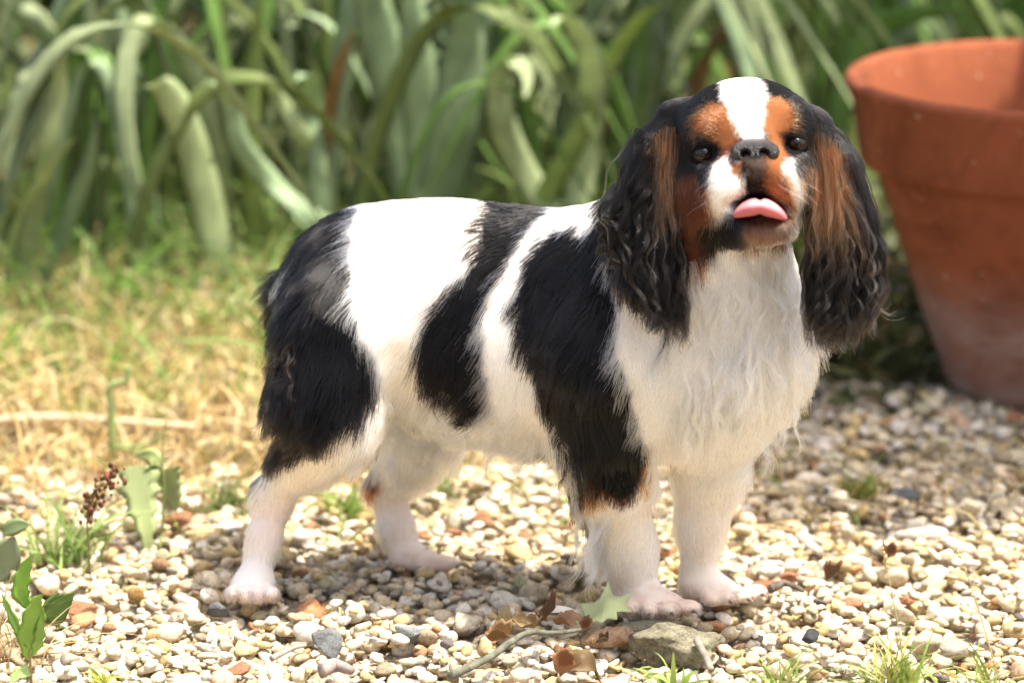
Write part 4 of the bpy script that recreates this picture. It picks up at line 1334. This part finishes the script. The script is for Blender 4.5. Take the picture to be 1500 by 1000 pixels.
def rock(name, label, px, py, w, d, h, c1, c2, cat='stone', cuts=7, rough=.10, yaw=0.0, sink=.25, tilt=0.0, grain=300, seed=1, group=None):
    """A broken stone resting on the gravel; w, d, h in metres; (px, py) where its foot stands."""
    r = np.random.default_rng(seed)
    v = ICO4V.copy()
    for _ in range(cuts):
        n = unit(r.normal(size=3)); hh = r.uniform(.42, .82); dd = v @ n
        v = v - np.outer(np.maximum(dd - hh, 0) * .93, n)
    nn = unit(v)
    for s, a in ((2.5, 1), (6, .5), (14, .28), (30, .14)): v = v + nn * (rough * a * vnoise(v, s, seed + int(s)))[:, None]
    v = v / np.abs(v).max(0) * np.array([w, d, h]) * .5
    cy, sy, ct, st_ = math.cos(yaw), math.sin(yaw), math.cos(tilt), math.sin(tilt)
    v = v @ np.array([[ct, 0, st_], [0, 1, 0], [-st_, 0, ct]]).T @ np.array([[cy, -sy, 0], [sy, cy, 0], [0, 0, 1]]).T
    g = on_ground(px, py)
    v = v + np.array([g[0], g[1] + d * .3, -v[:, 2].min() - h * sink])
    m = NT(name, .85, .2); o = m.coord('Object')
    c = m.ramp(m.noise(grain * .25, 5, .7, o), [(.34, c1), (.62, c2)])
    c = m.mix(.6, c, m.ramp(m.noise(grain * 2.2, 3, .7, o), [(.36, (.45, .42, .36)), (.55, (1.1, 1.08, 1.0))]), 'MULTIPLY')
    m.base(c); m.bump(m.noise(grain * 1.2, 6, .8, o), 1.0, .004)
    return tag(link(name, mesh_from(name, v, ICO4F, m.m)), label, cat, group)


PXM = 3.40 / F_PX
rock('rock', 'large mossy grey-brown rock lying in front of the dog\'s front paw', 1003, 968, .092, .055, .037, (.15, .13, .08), (.46, .42, .30), 'rock', 4, .24, -.12, .3, -.05, 420, 5)
rock('bark_flake', 'orange-brown flaky stone wedged left of the large mossy rock', 893, 948, .048, .03, .02, (.34, .19, .10), (.56, .40, .26), 'stone', 5, .16, .25, .2, -.12, 380, 9)
rock('flat_stone', 'thin grey-green slab tucked behind the large mossy rock under the paw', 950, 928, .055, .022, .012, (.20, .19, .13), (.34, .32, .24), 'stone', 6, .06, .08, .1, -.1, 300, 13)
rock('upright_stone', 'yellowish stone standing upright beside the dead leaves', 739, 930, .019, .015, .036, (.36, .29, .13), (.56, .47, .25), 'stone', 6, .08, .3, .2, .22, 420, 17)
rock('slate_stone', 'pointed blue-grey stone in the gravel below the dog\'s belly', 481, 958, .034, .024, .026, (.16, .17, .18), (.30, .31, .31), 'stone', 8, .04, -.4, .25, .3, 300, 23)
rock('slate_stone', 'speckled grey stone just left of the upright yellow stone', 598, 938, .024, .018, .018, (.17, .18, .19), (.36, .37, .36), 'stone', 8, .05, .3, .25, .1, 300, 29)
rock('slate_stone', 'dark grey stone in front of the hind paw', 318, 902, .020, .016, .016, (.10, .11, .12), (.20, .21, .22), 'stone', 8, .03, .2, .2, .1, 260, 31)
rock('slate_stone', 'dark blackish stone in the lit gravel right of the paws', 1188, 938, .016, .012, .013, (.05, .05, .06), (.12, .12, .13), 'stone', 7, .03, .2, .2, .1, 260, 33)
rock('pale_stone', 'long white flat stone in the gravel below the pot', 1352, 786, .048, .022, .014, (.55, .52, .45), (.72, .69, .62), 'stone', 6, .04, .05, .3, 0, 200, 37)
rock('pale_stone', 'dark flat stone lying in the weeds right of the dog', 1322, 735, .034, .02, .014, (.10, .11, .12), (.20, .21, .22), 'stone', 6, .04, .1, .2, 0, 200, 39)
bricks = [(1120, 868, .028, 'flat orange brick chip beside the far front paw', 41), (1245, 890, .024, 'reddish brick chip in the lit gravel right of the paws', 43), (1330, 885, .022, 'dull red brick chip near the tall seed stalk', 45),
          (618, 785, .016, 'bright orange chip behind the far hind paw', 47), (668, 785, .018, 'orange-brown chip just right of the far hind paw', 49), (708, 772, .022, 'brown tile chip under the dog\'s belly', 51),
          (262, 770, .034, 'long flat red brick chip left of the hind leg', 53), (120, 900, .03, 'orange brick fragment beside the green weed', 55), (200, 878, .016, 'ochre stone standing on edge in the left gravel', 57),
          (350, 988, .026, 'pinkish brick chip at the lower edge of the gravel', 59), (1486, 615, .02, 'orange chip at the foot of the pot', 61), (1160, 850, .02, 'thin red chip above the orange chip near the paw', 63)]
for px, py, w, lab, sd in bricks:
    ochre = 'ochre' in lab; brown = 'brown tile' in lab
    rock('brick_chip', lab, px, py, w, w * .65, w * (.9 if ochre else .42), (.40, .22, .07) if ochre else (.26, .13, .06) if brown else (.36, .15, .075), (.58, .38, .15) if ochre else (.40, .23, .12) if brown else (.52, .27, .16), 'stone', 7, .05, DR.uniform(-.6, .6), .2, DR.uniform(-.2, .2), 260, sd, 'brick and tile chips in the gravel')


# ---- leaves
def sheet(name, outline, bend, mat, at, right, fwd, up, scale, thick=.0005, col=None, curl=0.0, rip=.08, seed=0, parent=None):
    """A leaf blade: outline (u, v) polygon filled by rings, bent about its long axis, with real thickness."""
    o = np.array(outline, dtype=float); n = len(o); rings = 6
    r = np.random.default_rng(seed); ph = r.uniform(0, 6, 3)
    pts = [np.array([o[:, 0].mean(), o[:, 1].mean()])]
    for k in range(1, rings + 1): pts += list(pts[0] + (o - pts[0]) * k / rings)
    q = np.array(pts)
    z = bend * q[:, 0]**2 + curl * q[:, 1]**2 + rip * np.sin(q[:, 0] * 6 + ph[0]) * np.sin(q[:, 1] * 5 + ph[1]) - .05 * np.abs(q[:, 0])**.5
    right, fwd, up = map(np.asarray, (right, fwd, up))
    top = at + scale * (q[:, :1] * right + q[:, 1:] * fwd + z[:, None] * up)
    bot = top - up * thick
    f = [[0, 1 + i, 1 + (i + 1) % n] for i in range(n)]
    for k in range(rings - 1):
        a, b = 1 + k * n, 1 + (k + 1) * n
        f += [[a + i, b + i, b + (i + 1) % n, a + (i + 1) % n] for i in range(n)]
    N_ = len(q)
    g = [[x + N_ for x in p[::-1]] for p in f]
    e = 1 + (rings - 1) * n
    s = [[e + i, e + i + N_, e + (i + 1) % n + N_, e + (i + 1) % n] for i in range(n)]
    ob = link(name, mesh_from(name, np.vstack([top, bot]), f + g + s, mat), parent)
    if col is not None: ob.color = (*col, 1)
    return ob


def oval(n=26, tooth=0.0, k=5, wid=.42, tip=1.35):
    o = []
    for i in range(n):
        a = 2 * math.pi * i / n
        w = 1 + tooth * abs(math.sin(a * k))
        o.append((wid * math.sin(a) * w, .5 * math.cos(a) * (tip if math.cos(a) > .93 else 1) * (1 + tooth * .4 * abs(math.sin(a * k)))))
    return o


STAR = [(0, -.42), (.12, -.30), (.34, -.36), (.30, -.16), (.62, -.05), (.44, .10), (.56, .40), (.30, .28), (.16, .36), (0, .72), (-.14, .34), (-.30, .30), (-.58, .42), (-.42, .10), (-.64, -.06), (-.30, -.16), (-.34, -.36), (-.12, -.30)]
def denser(o, m=3):
    o = np.array(o); return [tuple(o[i] + (o[(i + 1) % len(o)] - o[i]) * k / m) for i in range(len(o)) for k in range(m)]


m_dead = leaf_mat('dead_leaf', 'obj', .6, .12)
g = on_ground(884, 925)
tag(sheet('fallen_leaf', denser(STAR), -.25, m_broad, g + [0, -.004, .020], unit(np.array([.95, .15, .18])), unit(np.array([.15, .88, .45])), unit(np.array([0, -.45, .88])), .039, col=(.55, .62, .34), curl=.35, rip=.10, seed=3),
    'pale green lobed leaf lying at the front paw', 'leaf')
dead = [(728, 957, .030, .5, (.24, .13, .05), 'curled brown dead leaf at the left of the leaf litter', 1, 1.0, .6), (768, 940, .032, -.3, (.27, .18, .07), 'dry olive-brown leaf below the upright stone', 2, .9, .8),
        (800, 928, .030, .9, (.16, .075, .03), 'dark brown dead leaf in the middle of the leaf litter', 3, .8, 1.0), (826, 932, .028, .2, (.42, .25, .14), 'pinkish-tan dry leaf beside the green lobed leaf', 4, .6, .4),
        (852, 992, .046, .05, (.17, .11, .045), 'broad dark brown leaf below the bent twig', 5, .5, -.5), (822, 1000, .030, -.6, (.30, .14, .06), 'rust-brown curled leaf beside the broad dark leaf', 6, 1.1, .8),
        (882, 962, .018, .4, (.12, .065, .03), 'small blackish-brown leaf left of the mossy rock', 7, .9, .6), (858, 942, .022, -1.0, (.36, .19, .09), 'crumpled reddish-brown leaf between twig and green leaf', 8, 1.2, .9),
        (1215, 862, .024, .6, (.15, .07, .03), 'dark curled leaf among the chips right of the paws', 9, 1.2, .5), (1300, 832, .022, 2.2, (.20, .10, .05), 'brown leaf scrap below the dry stem', 10, 1.0, .5)]
for px, py, s, yw, col, lab, sd, bd, cu in dead:
    g = on_ground(px, py) + np.array([0, 0, .012])
    cy, sy = math.cos(yw), math.sin(yw); tl = DR.uniform(.2, .6)
    up_ = unit(np.array([DR.normal() * .25, -tl, 1]))
    fw = unit(np.array([cy, sy, DR.uniform(-.2, .2)])); fw = unit(fw - (fw @ up_) * up_); rt = np.cross(fw, up_)
    tag(sheet('dead_leaf', oval(32, .12, 6, .36), bd * 4.0, m_dead, g, rt, fw, up_, s * .66, col=np.array(col) * .7, curl=cu * 2.4, rip=.26, seed=sd), lab, 'leaf', 'dead leaves on the gravel')
tag(sheet('petal', oval(20, 0, 3, .2), .8, m_dead, on_ground(826, 920) + np.array([0, 0, .016]), np.array([.2, .9, .1]), unit(np.array([1, -.1, -.12])), np.array([0, -.3, .95]), .032, col=(.75, .72, .66), curl=-.4, rip=.04, seed=4), 'curled white dry petal behind the leaf litter', 'petal')


def twig(label, pts, r0, r1, c1, c2, lift=.008, name='twig'):
    P = [on_ground(x, y) + np.array([0, 0, z + lift]) for x, y, z in pts]
    v, f = tube(P, r0, r1, 28, 9)
    v = v + unit(v - v.mean(0)) * (vnoise(v, 300, 2) * r0 * .22)[:, None]
    m = NT(name, .85, .2); o = m.coord('Object')
    m.base(m.ramp(m.noise(130, 5, .7, o), [(.35, c1), (.65, c2)])); m.bump(m.noise(500, 4), .5, .001)
    return tag(link(name, mesh_from(name, v, f, m.m)), label, 'twig')


twig('bent grey-green twig lying across the gravel in front of the dead leaves', [(660, 1004, .0), (720, 982, .004), (768, 963, .012), (815, 962, .012), (850, 950, .008)], .0034, .0015, (.075, .075, .055), (.20, .20, .14))
twig('short grey-purple wood splinter at the lower edge left of the bent twig', [(470, 996, .0), (495, 992, .002), (515, 1000, .002)], .0062, .0035, (.22, .17, .15), (.38, .31, .27))
twig('thin grey twig just above the wood splinter at the lower left', [(398, 978, 0), (430, 968, .003), (448, 964, .003)], .0026, .0014, (.22, .19, .15), (.40, .35, .28))
twig('long dry stem lying in shade behind the front paws', [(1075, 738, .002), (1180, 742, .004), (1290, 760, .004), (1400, 772, .003)], .0016, .0010, (.30, .24, .16), (.46, .39, .27))
twig('dark splinter of wood beside the far front paw', [(1128, 876, .0), (1150, 872, .003), (1176, 882, .002)], .0042, .0016, (.08, .065, .05), (.20, .17, .13))
twig('pale thick straw stalk lying along the left edge of the gravel', [(-60, 640, .004), (60, 634, .006), (170, 640, .007), (285, 644, .004)], .0065, .004, (.48, .34, .20), (.66, .51, .33))
twig('grey stub of wood leaning on the mossy rock', [(1020, 972, .012), (1034, 988, .006), (1042, 996, .0)], .003, .0026, (.20, .17, .13), (.34, .30, .24))


# ---- tufts and weeds
def tuft(label, px, py, n, L, w, lean, cols, parts=(), group='grass tufts on the gravel'):
    g = on_ground(px, py)
    root = bpy.data.objects.new('grass_tuft', None); COL.objects.link(root); root.location = (g[0], g[1], 0)
    tag(root, label, 'grass tuft', group)
    pos = lambda k: np.stack([g[0] + DR.normal(size=k) * L * .16, g[1] + DR.normal(size=k) * L * .14, np.full(k, -.004)], 1)
    v, f, c = blades(n, pos, lambda k, P: L * DR.uniform(.4, 1.1, k), w, lean, lambda k, P: np.array(cols)[DR.integers(len(cols), size=k)] * DR.uniform(.8, 1.2, (k, 1)), DR, 6)
    link('blade_cluster', mesh_from('blade_cluster', v, f, m_blade, True, {'col': c}), root)
    for pts in parts:
        P = [at_depth(x, y, g[1]) for x, y in pts]
        tv_, tf_ = tube(P, .0007, .0004, 20, 5)
        vv, ff = [np.array(tv_)], list(tf_)
        k0 = len(tv_)
        for i in range(12):
            c_ = P[-1] + (P[-2] - P[-1]) * (i / 12) * .35 + DR.normal(size=3) * .0012
            bv = ICO1V * np.array([.0007, .0007, .0020]) + c_; vv.append(bv); ff += (ICO1F + k0).tolist(); k0 += len(bv)
        o = link('seed_stalk', mesh_from('seed_stalk', np.vstack(vv), ff, m_broad), root); o.color = (.62, .52, .30, 1)
    return root


yg = [(.30, .36, .07), (.22, .32, .06), (.42, .42, .14), (.16, .26, .05), (.52, .46, .22)]
tuft('tall yellow-green grass tuft with long seed stalk at the lower right', 1310, 1004, 90, .062, .0024, .55, yg, [[(1325, 985), (1318, 930), (1305, 860), (1292, 802)], [(1465, 1000), (1445, 930), (1420, 850), (1400, 800)]])
tuft('sparse yellow grass tuft at the right lower corner', 1440, 1010, 40, .05, .002, .6, yg + [(.6, .5, .28)])
tuft('thin yellow grass tuft right of the mossy rock', 1145, 1010, 50, .045, .0022, .6, yg)
tuft('broad-bladed light green grass tuft below the mossy rock', 985, 1008, 16, .05, .0075, .75, [(.28, .40, .10), (.22, .36, .09), (.38, .46, .16)])
tuft('soft light green grass tuft beside the red seed head', 92, 815, 60, .075, .0034, .5, [(.26, .36, .12), (.20, .32, .08), (.32, .40, .16)])
tuft('small green grass tuft growing behind the belly', 505, 748, 34, .05, .0036, .7, [(.20, .32, .07), (.26, .36, .10)])
tuft('small green grass tuft behind the far hind leg', 635, 705, 30, .045, .0036, .7, [(.20, .32, .07), (.26, .36, .10)])
tuft('flat green grass tuft in the gravel left of the hind leg', 330, 735, 40, .04, .004, 1.0, [(.18, .24, .08), (.24, .28, .12)])
tuft('dry straw tuft at the lower left corner', 10, 960, 70, .07, .0016, .9, [(.52, .40, .22), (.62, .50, .32), (.36, .24, .13)])
tuft('tiny yellow-green sprig in the lower left gravel', 148, 992, 16, .02, .003, .7, [(.40, .44, .08), (.34, .40, .08)])
tuft('low yellow-green tuft in the shade right of the front legs', 1265, 722, 46, .035, .004, .9, [(.28, .27, .06), (.20, .24, .05)])


def broad(parent, pts, width, col, Y, dY=0.0, lobes=0, tri=False, name='leaf', mat=None):
    P = [at_depth(x, y, Y + dY * i / len(pts)) for i, (x, y) in enumerate(pts)]
    n = 26; c = bez(P, n); t = np.linspace(0, 1, n)
    tan = unit(np.gradient(c, axis=0)); sd = unit(np.cross(tan, EYE - c)); nm = np.cross(sd, tan)
    w = width * PXM * .5 * (np.sin(np.pi * np.clip(t, .02, .99)**.75)**.75) * (1 + lobes * np.sign(np.sin(t * 26)) * np.abs(np.sin(t * 26))**.6 * .3)
    if tri: w = width * PXM * .5 * np.minimum(1, (t + .02) * 9)**.6 * (1 - t)**.8 * (1 + .16 * np.sin(t * 31) + .08 * np.sin(t * 57))
    c = c + nm * (np.sin(t * 5 + width) * width * .05 * PXM)[:, None]
    v = [c + sd * (w * u)[:, None] + nm * (abs(u) * w * .22 - th)[:, None] for u, th in ((-1, 0), (-.5, 0), (0, 0), (.5, 0), (1, 0), (.5, .0006), (0, .0008), (-.5, .0006))]
    v = np.stack(v, 1).reshape(-1, 3)
    f = np.array([[i * 8 + j, i * 8 + (j + 1) % 8, (i + 1) * 8 + (j + 1) % 8, (i + 1) * 8 + j] for i in range(n - 1) for j in range(8)])
    o = link(name, mesh_from(name, v, f, mat or m_broad), parent); o.color = (*col, 1); return o


def stemmed(parent, pts, r, col, Y, dY=0.0, name='stem'):
    tv_, tf_ = tube([at_depth(x, y, Y + dY * i / len(pts)) for i, (x, y) in enumerate(pts)], r, r * .6, 18, 7)
    o = link(name, mesh_from(name, tv_, tf_, m_broad), parent); o.color = (*col, 1); return o


def plant(label, px, py, name='weed'):
    g = on_ground(px, py); r = bpy.data.objects.new(name, None); COL.objects.link(r); r.location = (g[0], g[1], 0); tag(r, label, 'weed'); return r, g[1]


r_, Y = plant('bright green young weed with lobed upright leaves at the lower left corner', 46, 1000)
stemmed(r_, [(46, 1004), (44, 965), (42, 930), (43, 880)], .0012, (.35, .28, .12), Y)
for pts, w, c in (([(42, 965), (38, 930), (52, 885), (62, 870)], 30, (.20, .34, .06)), ([(44, 948), (28, 925), (14, 895), (2, 868)], 17, (.13, .24, .05)), ([(43, 890), (30, 865), (36, 835), (46, 812)], 32, (.17, .32, .05)),
                  ([(46, 930), (60, 905), (58, 880)], 18, (.22, .34, .08)), ([(46, 985), (30, 985), (14, 1000)], 26, (.30, .40, .16)), ([(46, 960), (58, 930), (60, 900)], 20, (.22, .36, .08))):
    broad(r_, pts, w * .8, np.array(c) * 1.35, Y, -.01, .5)
r_, Y = plant('dark round-leaved weed just behind the young green weed', 88, 918)
stemmed(r_, [(88, 920), (84, 905)], .0012, (.2, .25, .08), Y); broad(r_, [(70, 915), (86, 890), (108, 868)], 36, (.13, .24, .06), Y, -.02); broad(r_, [(80, 912), (76, 890), (86, 868)], 30, (.12, .21, .05), Y)
r_, Y = plant('weed with one large drooping triangular leaf left of the hind leg', 238, 778)
stemmed(r_, [(238, 780), (240, 730), (238, 690), (226, 680), (212, 690)], .0016, (.28, .34, .12), Y); broad(r_, [(204, 682), (206, 730), (214, 775), (216, 816)], 74, (.42, .50, .24), Y, -.03, .18, tri=True)
broad(r_, [(236, 690), (250, 715), (258, 750)], 66, (.38, .45, .22), Y, .02, tri=True); stemmed(r_, [(240, 720), (238, 660), (244, 610)], .0012, (.42, .42, .18), Y); broad(r_, [(238, 690), (222, 668), (196, 668)], 26, (.34, .40, .16), Y, .02)
r_, Y = plant('stiff pale green grass stem with bent top in the straw', 166, 668)
stemmed(r_, [(166, 670), (163, 600), (162, 566), (184, 556), (188, 536)], .0040, (.34, .44, .18), Y); broad(r_, [(166, 650), (210, 655), (246, 628)], 16, (.38, .44, .18), Y)
r_, Y = plant('dock stalk with reddish-brown seed head at the left', 132, 842)
stemmed(r_, [(132, 845), (130, 800), (128, 752), (138, 725), (160, 695)], .0010, (.30, .22, .10), Y)
vv, ff, cc_, k0 = [], [], [], 0
sh = bez([at_depth(128, 756, Y), at_depth(140, 725, Y), at_depth(166, 690, Y)], 60)
for i in range(110):
    p = sh[DR.integers(60)] + DR.normal(size=3) * np.array([.0042, .004, .0042]); q_ = (ICO1V * DR.uniform(.001, .0026)) * np.array([1, .5, 1.3]) + p
    vv.append(q_); ff.append(ICO1F + k0); k0 += len(q_); cc_.append(np.tile(np.array([(.20, .085, .045), (.13, .07, .035), (.42, .33, .17), (.40, .10, .07)][DR.choice(4, p=[.4, .3, .22, .08])]), (len(q_), 1)))
link('seed_head', mesh_from('seed_head', np.vstack(vv), np.vstack(ff), m_blade, True, {'col': np.vstack(cc_)}), r_)
r_, Y = plant('greyish broad leaf weed at the left edge of the picture', 8, 850)
broad(r_, [(-14, 850), (6, 815), (22, 785)], 60, (.24, .30, .18), Y); broad(r_, [(4, 780), (24, 770), (44, 768)], 26, (.16, .22, .10), Y)
